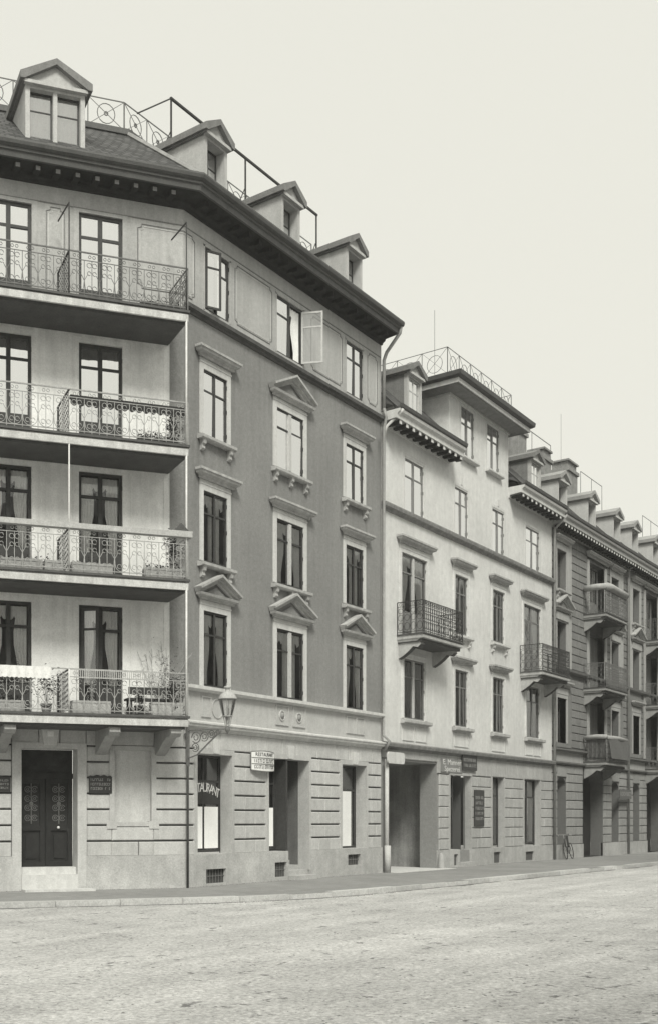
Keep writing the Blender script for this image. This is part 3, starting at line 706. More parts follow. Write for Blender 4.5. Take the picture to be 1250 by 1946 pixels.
plinth(A, FC, EN[1]+.22, .02, .80, [], M['plinth'], .1); plinth(A, FC, -SF, EN[0]-.22, .80, [], M['plinth'], .1)
# entrance double door with iron grilles
dz0 = .54; dW = EN[1]-EN[0]; dr = MB(); dr.box(0, dW, .06, .12, 0, 2.78)
for k in (0, 1):
    x0 = k*dW/2 + .02; x1 = (k+1)*dW/2 - .02
    dr.box(x0, x1, .02, .059, 0, .12).box(x0, x0+.11, .02, .059, .12, 2.10).box(x1-.11, x1, .02, .059, .12, 2.10).box(x0+.11, x1-.11, .02, .059, .86, 1.0).box(x0+.11, x1-.11, .02, .059, 1.98, 2.10)
    dr.box(x0+.19, x1-.19, .03, .059, .2, .78)
dr.box(0, dW, -.01, .059, 2.10, 2.22)
door = part('entrance_door', dr, M['door'], A, FC, (EN[0], .40, dz0))
for k in (0, 1):
    cx = k*dW/2 + dW/4; gm = MB().tube([(cx, .045, 1.02), (cx, .045, 1.98)], .014)
    for z in (1.16, 1.40, 1.62, 1.84):
        for s in (-1, 1): gm.ring((cx + s*.085, .045, z), .07, .012, n=9, a0=20, a1=330); gm.ring((cx+s*.085, .045, z), .03, .012, n=6)
    gm.ring((cx, .045, 1.5), .035, .02, n=8)
    sub('door_grille', gm, M['iron'], door); sub('dark_glazing', MB().box(cx-.22, cx+.22, .055, .0585, 1.0, 1.98), M['soffit'], door)
sub('transom_light', MB().box(.08, dW-.08, .05, .0585, 2.27, 2.72), M['soffit'], door)
sub('door_knob', MB().lathe([(0, .06), (.03, .05), (.035, .02), (.015, 0)], 10), M['enamel'], door, (dW*.735, .03, .93), (R(90), 0, 0), True)
part('step', MB().box(EN[0]+.0, EN[1], -.10, .5, .0, .37), M['trim'], A, FC); part('step', MB().box(EN[0]+.002, EN[1]-.002, .12, .52, .37, .54), M['trim'], A, FC)
part('step', MB().box(EN[0]-.02, EN[1]+.30, -.55, -.10, -.02, .05), M['trim'], A, FC)
# storeys of the canted front
DOORS = [(-2.63, -1.55), (-4.85, -3.77)]; DR = [(4.05, 6.74), (7.22, 9.90), (10.33, 12.95)]; TOPZ = (13.46, 16.02)
hl = [(a, b, c, d) for a, b in DOORS for c, d in DR]
stained_wall('loggia_wall', M['loggia'], A, FC, -SF+.36, -.36, 4.0, 13.3, hl, .12, [(-SF+.36, -.36, z, .7) for z in (6.95, 10.1, 13.2)], .30, 2)
part('plastered_wall', wall_mb(-.36, 0, 4.0, 14.15, [], .1), M['grey'], A, FC); part('plastered_wall', wall_mb(-SF, -SF+.36, 4.0, 14.15, [], .1), M['grey'], A, FC)
part('attic_wall', wall_mb(-SF+.36, -.36, 13.3, 16.75, [(a, b, *TOPZ) for a, b in DOORS], .12), M['attic'], A, FC)
part('attic_wall', wall_mb(-.36, 0, 14.15, 16.75, [], .1), M['attic'], A, FC); part('attic_wall', wall_mb(-SF, -SF+.36, 14.15, 16.75, [], .1), M['attic'], A, FC)
for j, (c, d) in enumerate(DR + [TOPZ]):
    for i, (a, b) in enumerate(DOORS):
        op = {0: 30} if (j == 0 and i == 0) else None
        wn = window(A, FC, a, b, c, d, y=.05, cols=2, tr=.215, fw=.075, mid=.10, panel=.78, cur='net' if j >= 2 else 'drape', open_=op, name='balcony_door', curm=M['curtain'], g='glass' if j >= 2 else 'glasslow')
        W, H = b-a, d-c
        sub('window_surround', MB().box(-.14, -.002, -.06, -.048, 0, H+.12).box(W+.002, W+.14, -.06, -.048, 0, H+.12).box(-.002, W+.002, -.06, -.048, H, H+.12), M['loggia'] if j < 3 else M['attic'], wn)
for (u0, z0, z1) in [(u, z0, z1) for u in (-1.30, -.46, -2.86, -3.5) for z0, z1 in ((4.1, 6.9), (7.25, 10.0), (10.4, 13.1))]:
    part('wall_strip', MB().box(u0-.05, u0+.05, -.012, 0, z0, z1), M['loggia'], A, FC)
panel_frame(FC, -3.42, -2.98, 13.9, 16.02)
# panel that wraps the corner
def wrapP(q):
    L = [(FC, -1.17+q), ]; pts = []
    z0, z1, n = 14.44+q, 15.98-q, .10
    a, b = -1.17+q, .45-q
    prof = [(a+n, z1), (0, z1), (b-n, z1), (b-n, z1-n*.6), (b, z1-n), (b, z0+n), (b-n, z0+n*.6), (b-n, z0), (0, z0), (a+n, z0), (a+n, z0+n*.6), (a, z0+n), (a, z1-n), (a+n, z1-n*.6)]
    for u, z in prof: p = (FC if u < 0 else FS).w(u, -.004); pts.append((p.x, p.y - (.003 if u == 0 else 0), z))
    return pts
part('painted_panel', MB().tube(wrapP(0), .013, 4, True), M['paint'], A); part('painted_panel', MB().tube(wrapP(.055), .010, 4, True), M['trim'], A)
part('painted_line', MB().sweep([(CL.x, CL.y), (0, 0), (LA-.05, 0)], [(0, 16.10), (.012, 16.10), (.012, 16.125), (0, 16.125)]), M['paint'], A)
# side front on the left, out of view
part('side_wall', wall_mb(-7, 0, 0, 16.75, [], .1), M['grey'], A, F0)
# -- eaves: bed mould, soffit, fascia, gutter
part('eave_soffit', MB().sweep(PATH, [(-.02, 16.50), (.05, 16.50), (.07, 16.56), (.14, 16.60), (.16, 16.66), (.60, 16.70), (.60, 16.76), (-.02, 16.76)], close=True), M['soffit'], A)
part('eave_fascia', MB().sweep(PATH, [(.58, 16.665), (.64, 16.665), (.66, 16.78), (.70, 16.80), (.70, 16.86), (.58, 16.86)], close=True), M['gutter'], A)
part('gutter', MB().sweep(PATH, [(.60, 16.862), (.72, 16.862), (.78, 16.90), (.80, 16.97), (.79, 17.02), (.75, 17.02), (.745, 16.97), (.70, 16.92), (.60, 16.92)], close=True), M['gutter'], A)
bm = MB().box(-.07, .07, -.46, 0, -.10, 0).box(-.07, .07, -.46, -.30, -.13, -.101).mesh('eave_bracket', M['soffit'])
bm2 = MB().box(-.05, .05, -.475, -.46, -.12, -.03).mesh('bracket_end', M['zinc'])
for fr, us in ((FC, [-.42 - .472*k for k in range(12)]), (FS, [.35 + .47*k for k in range(21)])):
    for u in us:
        o = part('eave_bracket', bm, None, A, fr, (u, -.0, 16.685)); sub('bracket_end', bm2, None, o) if fr is FC else None
# -- mansard roof with tiles
prof = [(.62, 17.0)]; n = 17; H0, H1 = 17.02, 19.52; o0, o1 = .60, -2.36
for k in range(n):
    t0, t1 = k/n, (k+1)/n; prof += [(o0+(o1-o0)*t0 + .012, H0+(H1-H0)*t0 + .012), (o0+(o1-o0)*t1 + .012, H0+(H1-H0)*t1 + .02)]
prof += [(o1, H1)]
part('mansard_roof', MB().sweep(PATH, prof, uvs=True), M['slate'], A)
part('roof_edge_flashing', MB().sweep(PATH, [(-2.30, 19.46), (-2.24, 19.50), (-2.26, 19.66), (-2.34, 19.70), (-2.5, 19.70), (-2.5, 19.46)], close=True), M['gutter'], A)
hp = [FC.w(0, 0)]; bis = Vector((E1.x + 1, E1.y)).normalized(); bn = Vector((bis.y, -bis.x)); sc_ = 1/math.cos(abs(FC.a)/2)
part('hip_flashing', MB().tube([tuple(Vector((bn.x*o*sc_, bn.y*o*sc_, z + .03))) for o, z in ((.62, 17.02), (-2.30, 19.50))], .07, 6), M['zinc'], A)
part('flat_roof', MB().sweep(PATH, [(-2.45, 19.60), (-7.0, 19.66)]), M['slateflat'], A)
part('roof_end_wall', MB().poly([(LA, .0, 16.7), (LA, 8, 16.7), (LA, 8, 19.6), (LA, 2.45, 19.6), (LA, -.45, 17.1)]), M['grey'], A)
def roofz(y): return 17.02 + (y + .60) * (2.5/2.96)
# roof railing with wheels
def offpath(path, o):
    m = MB().sweep(path, [(o, 0), (o, 1)]); return [Vector(m.v[2*k][:2]) for k in range(len(path))]
RP = offpath(PATH, -2.5)
rl = MB(); z0, z1 = 19.72, 20.48
for a, b in zip(RP, RP[1:]):
    L = (b-a).length; n = max(1, round(L/.96)); 
    rl.tube([(a.x, a.y, z1), (b.x, b.y, z1)], .016); rl.tube([(a.x, a.y, z0+.02), (b.x, b.y, z0+.02)], .012)
    for k in range(n):
        p, q = a + (b-a)*(k/n), a + (b-a)*((k+1)/n); c = (p+q)/2; d = (q-p)/n*0 + (b-a).normalized(); zc = (z0+z1)/2
        rl.tube([(p.x, p.y, z0-.05), (p.x, p.y, z1)], .014)
        for s in (0, 1):
            e, f = (p, q) if s == 0 else (q, p); rl.tube([(e.x, e.y, z0+.02), (f.x, f.y, z1)], .009)
        rl.tube([(c.x + d.x*.24*math.cos(t*math.pi/8), c.y + d.y*.24*math.cos(t*math.pi/8), zc + .26*math.sin(t*math.pi/8)) for t in range(16)], .012, 4, True)
        rl.tube([(c.x + d.x*.05*math.cos(t*math.pi/4), c.y + d.y*.05*math.cos(t*math.pi/4), zc + .05*math.sin(t*math.pi/4)) for t in range(8)], .016, 4, True)
    rl.tube([(b.x, b.y, z0-.05), (b.x, b.y, z1)], .02)
part('roof_railing', rl, M['iron'], A)
# drying frame on the flat roof
fm = MB(); 
for u in (2.75, 6.40, 10.55): fm.tube([(u, 2.5, 19.65), (u, 2.5, 21.58)], .028); fm.tube([(u-.0, 2.5, 20.7), (u-.42, 2.62, 19.75)], .014)
fm.tube([(2.72, 2.5, 21.58), (10.6, 2.5, 21.58)], .042); fm.tube([(2.75, 2.5, 21.58), (1.28, 2.5, 20.46)], .026)
part('drying_frame', fm, M['irondark'], A)

def dormer(parent, fr, u0, u1, zb, ze, za, yf, rz, double=False, m=None, mr=None, wd=.26, cur='net', cheek=None, ov=.14, g='glass', brightframe=False):
    """gabled dormer: body is the part; roof, pediment, window panes its pieces. rz(y): height of the main roof."""
    m = m or M['dormer']; mr = mr or M['eave']; W = u1-u0; jw = .11
    def back(z):
        y = yf
        while rz(y) < z and y < yf + 6: y += .02
        return y
    ye = back(ze); yr = back(za + .1); mb = MB()
    mb.box(0, jw, 0, .30, 0, ze-zb).box(W-jw, W, 0, .30, 0, ze-zb).box(jw, W-jw, 0, .30, ze-zb-.12, ze-zb).box(jw, W-jw, 0, .30, 0, .07)
    for x0, x1 in ((0, .05), (W-.05, W)):
        mb.prism([(x0, .30, 0), (x0, .30, ze-zb), (x0, ye-yf, ze-zb), (x0, max(.32, back(zb)-yf), -.0)], (x1-x0, 0, 0))
    if double: mb.box(W/2-.05, W/2+.05, .01, .28, .07, ze-zb-.12)
    o = part('dormer', mb, m, parent, fr, (u0, yf, zb))
    if cheek: 
        for x0, x1 in ((-.012, -.002), (W+.002, W+.012)): sub('dormer_cheek', MB().prism([(x0, .12, 0), (x0, .12, ze-zb), (x0, ye-yf, ze-zb), (x0, max(.32, back(zb)-yf), 0)], (x1-x0, 0, 0)), cheek, o)
    H = ze-zb; A_ = za-zb; rb = MB(); y0, y1 = -.15, yr-yf; th = .16
    for s in (0, 1):
        xe = -ov if s == 0 else W+ov; ze_ = H + .16; g_ = .10 if s == 0 else -.10
        rb.prism([(xe, y0, ze_-th), (xe, y0, ze_), (W/2, y0, A_), (W/2, y0, A_-th*.9), (xe+g_, y0, ze_-th)], (0, y1-y0, 0))
        rb.prism([(xe+g_*.7, y0+.05, H-.045), (xe+g_*.7, y0+.05, H-.001), (xe+g_*2.2, y0+.05, H-.001), (xe+g_*2.2, y0+.05, H-.045)], (0, max(.4, ye-yf)-y0-.05, 0))
    sub('dormer_roof', rb, mr, o)
    pb = MB().prism([(-.02, -.03, H+.02), (W+.02, -.03, H+.02), (W/2, -.03, A_-.10)], (0, .04, 0)); pb.box(-.04, W+.04, -.11, .0, H-.06, H+.02)
    sub('pediment', pb, m, o)
    cells = [(jw, W/2-.05), (W/2+.05, W-jw)] if double else [(jw, W-jw)]
    fb = MB(); f = .035
    for a, b in cells:
        fb.box(a, a+f, wd, wd+.03, .07, H-.12).box(b-f, b, wd, wd+.03, .07, H-.12).box(a+f, b-f, wd, wd+.03, H-.12-f, H-.12).box(a+f, b-f, wd, wd+.03, .07, .07+f)
        fb.box(a+f, b-f, wd+.003, wd+.027, .07+(H-.19)*.62, .07+(H-.19)*.62+f*.8)
        if not double: fb.box((a+b)/2-.02, (a+b)/2+.02, wd-.002, wd+.032, .07+f, H-.12-f)
        sub('pane', MB().quad((a, wd+.015, .07), (b, wd+.015, .07), (b, wd+.015, H-.12), (a, wd+.015, H-.12)), M[g], o)
    sub('window_frame', fb, M['lframe'] if brightframe else M['dframe'], o)
    sub('curtain', curtain_mesh(W-2*jw, H-.2, cur, M['curtain']), None, o, (jw, wd+.08, .08))
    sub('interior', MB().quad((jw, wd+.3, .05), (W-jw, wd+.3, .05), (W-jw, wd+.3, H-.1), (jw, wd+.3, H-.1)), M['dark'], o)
    return o
for u0, u1 in ((.88, 1.85), (4.44, 5.40), (8.05, 9.00)): dormer(A, FS, u0, u1, 17.40, 18.80, 19.30, 0, roofz, mr=M['dormerdark'])
dormer(A, FC, -3.92, -2.48, 17.46, 18.84, 19.44, 0, roofz, double=True, wd=.14, cur='net', g='glassmid', ov=.15, mr=M['dormerdark'])
# -- rainwater pipe between the two houses
dp = MB().tube([(LA-.06, -.70, 16.88), (LA-.05, -.66, 16.70), (LA-.03, -.20, 16.22), (LA-.03, -.11, 16.0), (LA-.03, -.11, 14.5)], .055, 8)
dp.tube([(LA-.03, -.11, 14.5), (LA-.03, -.19, 14.2), (LA-.03, -.11, 13.9), (LA-.03, -.09, 4.3), (LA-.03, -.30, 4.1), (LA-.03, -.12, 3.8)], .05, 8)
part('rainwater_pipe', dp, M['zinc'], A, smooth=True)
part('rainwater_pipe', MB().tube([(LA+.10, -.14, .0), (LA+.10, -.14, 3.55)], .065, 10).tube([(LA+.11, -.16, 0), (LA+.11, -.16, .85)], .10, 10), M['stone'], A, smooth=True)
part('rainwater_pipe', MB().tube([(.0, -.13, 0), (.0, -.13, 3.55), (-.02, -.06, 3.75)], .03, 8), M['gutter'], A, smooth=True)

# ------------------------------------------------------------------ balconies of the corner house
BU0, BU1, BD = -SF+.36, -.36, 1.30
def scroll_rail(L, h=.99, unit=.352):
    """wrought panel in local x (0..L), standing on z=0"""
    mb = MB(); t = .0085
    mb.tube([(0, 0, h), (L, 0, h)], .020); mb.tube([(0, 0, h-.175), (L, 0, h-.175)], .011); mb.tube([(0, 0, .07), (L, 0, .07)], .013)
    n = max(1, round(L/unit)); un = L/n
    for k in range(n):
        a = k*un; m_ = a + un/2
        for x in (a, m_): mb.tube([(x, 0, .03), (x, 0, h-.175)], .0095)
        mb.ring((m_, 0, .24), un*.46, t, n=8, a0=180, a1=360, ry=.16)                       # U at the foot
        mb.tube([(m_ - un*.46, 0, .24), (a, 0, .40)], t); mb.tube([(m_ + un*.46, 0, .24), (a+un, 0, .40)], t)
        for s in (-1, 1):
            mb.ring((m_ + s*.062, 0, .20), .05, t, n=7, a0=0, a1=300)
            mb.ring((m_ + s*.062, 0, .53), .045, t, n=7, a0=0, a1=300); mb.ring((m_ + s*.062, 0, .71), .055, t, n=8, a0=0, a1=320)
            mb.tube([(m_ + s*.10, 0, .50), (a if s < 0 else a+un, 0, .36)], t)
        mb.ring((m_ - .05, 0, h-.09), .035, t, n=6); mb.ring((m_ + .05, 0, h-.09), .035, t, n=6)
    mb.tube([(L, 0, 0), (L, 0, h)], .013); return mb
RL = scroll_rail(BU1-BU0).mesh('railing', M['ironlight']); RS = scroll_rail(1.24, unit=.31).mesh('side_railing', M['ironlight'])
RLd = RL.copy(); RLd.materials.clear(); RLd.materials.append(M['iron']); RSd = RS.copy(); RSd.materials.clear(); RSd.materials.append(M['iron'])
lat = MB()
for k in range(9): lat.tube([(.05+k*.11, 0, .06), (.05+k*.11, 0, .92)], .007)
for k in range(-7, 9): lat.tube([(max(0, k*.12), 0, .06 + max(0, -k*.12)), (min(1.0, k*.12+.86), 0, min(.92, .06 + 1.0 - k*.12))], .007)
LAT = lat.mesh('divider_lattice', M['irondark'])
for j, zt in enumerate((4.02, 7.18, 10.29, 13.40)):
    sl = MB(); prof = [(0, zt-.10), (BD-.10, zt-.17), (BD-.06, zt-.21), (BD, zt-.21), (BD+.01, zt-.06), (BD-.02, zt-.06), (BD-.02, zt-.045)]
    sl.prism([(BU0, 0, zt-.02)] + [(BU0, -o, z) for o, z in prof] + [(BU0, -BD+.03, zt-.02)], (BU1-BU0, 0, 0))
    b = part('balcony', sl, M['slab'], A, FC)
    sub('underside', MB().box(BU0+.04, BU1-.04, -BD+.12, -.01, zt-.26, zt-.135), M['soff'], b)  # dark plate paints the shade below the slab
    sub('edge_lip', MB().box(BU0-.03, BU1+.03, -BD-.04, -.02, zt-.022, zt+.03), M['gutter'], b)
    dk = j == 3
    sub('railing', RLd if dk else RL, None, b, (BU0, -BD+.03, zt+.03))
    for u in (BU0+.01, BU1-.01): sub('side_railing', RSd if dk else RS, None, b, (u, -BD+.03, zt+.03), (0, 0, R(90)))
    um = (BU0+BU1)/2
    sub('divider_lattice', LAT, None, b, (um, -BD+.04, zt+.03), (0, 0, R(90)))
    sub('divider_rail', MB().tube([(um, -BD+.02, zt+1.01), (um, -BD+1.06, zt+.97), (um, -BD+1.06, zt+.05)], .025), M['irondark'], b)
    top = {0: 3.10, 1: 3.05, 2: 2.95, 3: 2.08}[j]
    for u in (um, BU1-.04, BU0+.04):
        if u == um and j == 2: continue
        hgt = top if not (j in (0,) and u == um) else 1.02
        sub('post', MB().tube([(u, -BD+.02, zt), (u, -BD+.02, zt+hgt)], (.024 if u != um else .018) if j < 3 else .015, 8), M['pale'] if j < 3 else M['irondark'], b, smooth=True)
        if j == 3: sub('awning_arm', MB().tube([(u, -BD+.02, zt+hgt), (u, -BD+1.04, zt+hgt+.10)], .02, 6), M['irondark'], b)
    if j == 0:
        for u in (-.62, -2.10, -3.30, -4.52, -5.8):
            if u == -3.30: continue
            cb = MB().prism([(u-.13, -.02, zt-.26), (u-.13, -1.18, zt-.26), (u-.13, -1.20, zt-.36), (u-.13, -1.10, zt-.44), (u-.13, -.85, zt-.44), (u-.13, -.55, zt-.58), (u-.13, -.25, zt-.74), (u-.13, -.02, zt-.82)], (.26, 0, 0))
            sub('console', cb, M['cstone'], b)  # darker stone: the slab's shade is put into the colour
    if j == 2:   # rolled awning hung under the handrail
        aw = MB(); a, c = um+.05, BU1-.06; L = c-a; n = 16
        aw.box(a, c, -BD+.10, -BD+.22, zt+.86, zt+.93)
        for k in range(n):
            x = a + L*k/n; pts = [(x, -BD+.09, zt+.90)] + [(x + L/n*t/6, -BD+.09, zt+.74 - .06*math.sin(math.pi*t/6)) for t in range(7)] + [(x+L/n, -BD+.09, zt+.90)]
            aw.prism(pts, (0, .008, 0))
        sub('rolled_awning', aw, M['awn'], b)
    if j == 1: sub('handrail_board', MB().box(BU0-.05, BU1+.08, -BD-.06, -BD+.12, zt+1.00, zt+1.12), M['wood'], b)

# ------------------------------------------------------------------ things on the balconies and walls of the corner house
def planter(label, u, z, L, h=.22, d=.24, m='box', plants=0, y=-1.12, seed=0):
    p = FC.w(u, y, z); o = thing('planter_box', label, 'planter', p, FC.a, 'planters on the balconies')
    bx = MB(); t = .02; bx.box(0, L, 0, t, 0, h).box(0, L, d-t, d, 0, h).box(0, t, t, d-t, 0, h).box(L-t, L, t, d-t, 0, h).box(t, L-t, t, d-t, 0, .02).box(0, L, -.012, -.001, h-.05, h).box(0, L, -.012, -.001, 0, .05)
    sub('box', bx, M[m], o); sub('soil', MB().box(t+.002, L-t-.002, t+.002, d-t-.002, .03, h-.03), M['boxdark'], o)
    if plants:
        lf = MB(); r = random.Random(seed)
        for k in range(plants):
            c = Vector((r.uniform(.02, L-.02), r.uniform(.02, d), h + abs(r.gauss(0, .07)))); s = r.uniform(.015, .04); a = r.uniform(0, 6.3); e = r.uniform(-.8, .8)
            dx = Vector((math.cos(a), math.sin(a), e)).normalized()*s; dy = Vector((-math.sin(a), math.cos(a), .3)).normalized()*s*.6
            lf.quad(tuple(c-dx), tuple(c-dy), tuple(c+dx), tuple(c+dy))
        sub('leaves', lf, M['leaf'], o)
    return o
planter('low dark planter behind the railing of the topmost balcony, near its corner post', -1.45, 13.435, 1.0, .16, m='boxdark', plants=160, seed=1)
planter('dark planter full of leaves on the second balcony from the top, at its corner', -1.50, 10.325, .95, .15, m='boxdark', plants=520, seed=2)
planter('long pale planter on the plank-railed balcony, left of the divider post', -4.72, 7.215, .95, .26, plants=60, seed=3)
planter('short pale planter on the plank-railed balcony, just left of the divider post', -3.72, 7.215, .42, .26, plants=30, seed=4)
planter('pale planter on the plank-railed balcony, directly right of the divider post', -3.08, 7.215, .95, .26, plants=50, seed=5)
planter('pale planter on the plank-railed balcony, at the corner end', -1.35, 7.215, .90, .26, plants=220, seed=6)
planter('whitewashed box on the lowest balcony, right of the divider post', -3.08, 4.055, .90, .30, m='wood', seed=7)
planter('pale box on the lowest balcony, at the corner end', -1.18, 4.055, .75, .32, m='wood', plants=120, seed=8)
planter('leafy pale planter on the lowest balcony, at the left edge of the photo', -4.78, 4.055, .60, .26, plants=260, seed=9)
def pot_plant(label, u, y, z, h, w, n, seed, m='box'):
    o = thing('potted_plant', label, 'plant', FC.w(u, y, z), FC.a, 'potted plants on the balconies'); r = random.Random(seed)
    sub('pot', MB().lathe([(.09, 0), (.13, .20), (.14, .20), (.14, .24), (.11, .24), (.09, .18)], 12), M[m], o, smooth=True)
    st = MB(); lf = MB()
    for k in range(9):
        e = Vector((r.gauss(0, w*.5), r.gauss(0, w*.35), h*r.uniform(.6, 1.0))); st.tube([(0, 0, .2), tuple(e*.5 + Vector((0, 0, .12))), tuple(e)], .006, 3)
        for q_ in range(n//9):
            c = e + Vector((r.gauss(0, w*.30), r.gauss(0, w*.25), r.gauss(0, h*.16))); s = r.uniform(.02, .045); a = r.uniform(0, 6.3); dx = Vector((math.cos(a), math.sin(a), r.uniform(-.6, .6)))*s; dy = Vector((-math.sin(a), math.cos(a), .4))*s*.55
            lf.quad(tuple(c-dx), tuple(c-dy), tuple(c+dx), tuple(c+dy))
    sub('stems', st, M['box'], o); sub('leaves', lf, M['leaf'], o); return o
pot_plant('bushy potted plant on the lowest balcony, just left of the divider post', -3.62, -.85, 4.05, .85, .26, 380, 21)
pot_plant('tall potted plant on the lowest balcony, against the left photo edge', -4.55, -.70, 4.05, .95, .28, 420, 22)
pot_plant('dark potted plant on the lowest balcony, beside the corner post', -.62, -1.0, 4.05, .80, .20, 420, 23, 'boxdark')
pot_plant('small potted plant on the lowest balcony, in front of the bench', -1.45, -1.02, 4.05, .50, .14, 220, 24, 'boxdark')
pot_plant('potted plant at the corner end of the second balcony from the top', -.62, -.95, 10.32, .62, .15, 260, 25, 'boxdark')
pot_plant('leafy potted plant at the corner end of the plank-railed balcony', -.60, -.95, 7.21, .98, .17, 420, 26)
# bench, table and a wedge-shaped nesting box
o = thing('bench', 'dark low bench on the lowest balcony behind the boxes at the corner end', 'bench', FC.w(-1.58, -.55, 4.05), FC.a)
sub('seat', MB().box(0, 1.1, 0, .36, .42, .47), M['dframe'], o); sub('backrest', MB().box(0, 1.1, -.03, 0, .55, .72), M['dframe'], o)
for x in (.06, .98):
    for y in (.03, .29): sub('leg', MB().box(x, x+.05, y, y+.05, 0, .42), M['dframe'], o)
o = thing('nesting_box', 'small dark gabled box standing on the balcony plank near the corner post', 'nest box', FC.w(-.52, -BD-.02, 8.302), FC.a)
sub('roof', MB().prism([(-.20, 0, 0), (.20, 0, 0), (-.02, 0, .21)], (0, .14, 0)), M['boxdark'], o); sub('base', MB().box(-.34, .26, -.02, .15, -.0, .022), M['wood'], o, (0, 0, -.0))
# towel with lace over the lowest railing
tw = MB(); n = 40; a, c = -4.95, -3.62
for k in range(n):
    x0 = a + (c-a)*k/n; x1 = a + (c-a)*(k+1)/n; yy0 = .012*math.sin(k*1.1); yy1 = .012*math.sin((k+1)*1.1)
    tw.quad((x0, -BD-.015+yy0, 4.80 + .012*math.sin(k*2.0)), (x1, -BD-.015+yy1, 4.80 + .012*math.sin((k+1)*2.0)), (x1, -BD-.015+yy1, 5.06), (x0, -BD-.015+yy0, 5.06))
    tw.quad((x0, -BD-.015+yy0, 5.06), (x1, -BD-.015+yy1, 5.06), (x1, -BD+.06, 5.065), (x0, -BD+.06, 5.065))
    if k % 3 == 0: tw.box(x0, x0+.02, -BD-.022, -BD-.018, 4.90, 4.99)
o = part('towel', tw, M['cloth'], None, FC); tag(o, 'white cloth hung along the railing of the lowest balcony at the left edge', 'cloth')
fb_ = thing('picket_band', 'pale picket band tied along the railing of the lowest balcony, right of the divider post', 'fencing', FC.w(-3.10, -BD-.03, 4.84), FC.a)
pk = MB().box(0, 2.05, 0, .012, 0, .022).box(0, 2.05, 0, .012, .17, .19).mesh('rail', M['wood']); sub('rail', pk, None, fb_)
pk = MB().box(0, .016, -.008, -.001, -.01, .20).mesh('picket', M['wood'])
for k in range(46): sub('picket', pk, None, fb_, (.01 + k*.0443, 0, 0))
# climbing plant by the corner of the lowest balcony
pt = thing('climbing_plant', 'leafless climbing plant trained up the wall at the corner end of the lowest balcony', 'plant', FC.w(-.62, -.25, 4.05), FC.a)
st = MB(); r = random.Random(11)
for k in range(11):
    p = Vector((r.uniform(-.05, .05), r.uniform(0, .2), 0)); pts = [tuple(p)]; hd = r.uniform(-.5, .5)
    for q in range(9):
        p = p + Vector((hd*.10 + r.uniform(-.06, .06), r.uniform(-.01, .02), r.uniform(.12, .26))); pts.append(tuple(p)); hd += r.uniform(-.25, .25)
    st.tube(pts, .006, 3)
    for q in range(2, 9):
        for z in range(2): b = Vector(pts[q]); e = b + Vector((r.uniform(-.22, .22), r.uniform(-.05, .05), r.uniform(-.02, .22))); st.tube([tuple(b), tuple(e)], .004, 3)
sub('stems', st, M['box'], pt)
lf = MB()
for k in range(420):
    c = Vector((r.gauss(.12, .16), r.uniform(-.15, .2), abs(r.gauss(.85, .35)))); s = r.uniform(.012, .03); a = r.uniform(0, 6.3)
    dx = Vector((math.cos(a), math.sin(a)*.4, r.uniform(-.6, .6)))*s; dy = Vector((-math.sin(a)*.5, .3, math.cos(a)))*s*.6; lf.quad(tuple(c-dx), tuple(c-dy), tuple(c+dx), tuple(c+dy))
sub('leaves', lf, M['leaf'], pt)
pot = sub('pot', MB().lathe([(.10, 0), (.14, .22), (.15, .22), (.15, .25), (.12, .25), (.10, .2)], 12), M['box'], pt, (0, .1, 0))
# name plates beside the entrance
def plaque(label, fr, u0, u1, z0, z1, y, wavy=True, lines=3, name='name_plate', m='plate', marks='letter', cat='sign'):
    W, H = u1-u0, z1-z0; o = thing(name, label, cat, fr.w(u0, y, z0), fr.a); mb = MB()
    if wavy: top = [(W, H*.9), (W*.92, H*.97), (W*.8, H*.93), (W*.66, H*1.0), (W*.54, H*.96), (W*.5, H*.94), (W*.44, H*.98), (W*.32, H), (W*.18, H*.93), (W*.06, H*.97), (0, H*.9)]
    else: top = [(W, H), (0, H)]
    mb.prism([(0, 0, 0), (W, 0, 0)] + [(a, 0, b) for a, b in top], (0, .03, 0)); sub('board', mb, M[m], o)
    tx = MB(); r = random.Random(int(W*977 + u0*31 + z0*7))
    for k in range(lines):
        zc = H*(.86 - .72*(k+.5)/lines) ; hh = H*.40/lines; x = W*.08
        while x < W*.9:
            ww = hh*r.uniform(.35, .75)
            if r.random() > .12:
                tx.box(x, x+hh*.16, -.004, -.001, zc-hh/2, zc+hh/2)
                if r.random() > .4: tx.box(x+hh*.16, x+ww, -.004, -.001, zc+hh*.34, zc+hh/2)
                if r.random() > .5: tx.box(x+hh*.16, x+ww, -.004, -.001, zc-hh/2, zc-hh*.34)
                if r.random() > .6: tx.box(x+ww-hh*.14, x+ww, -.0035, -.001, zc-hh*.34, zc+hh*.34)
            x += ww + hh*.22
    sub('lettering', tx, M[marks], o)['kind'] = 'stuff'; return o
plaque('dark enamel name plate with wavy top, right of the entrance door', FC, -2.40, -1.83, 2.28, 2.72, -.055)
plaque('dark name plate left of the entrance door, at the photo edge', FC, -4.95, -4.28, 2.30, 2.66, -.055, wavy=True)
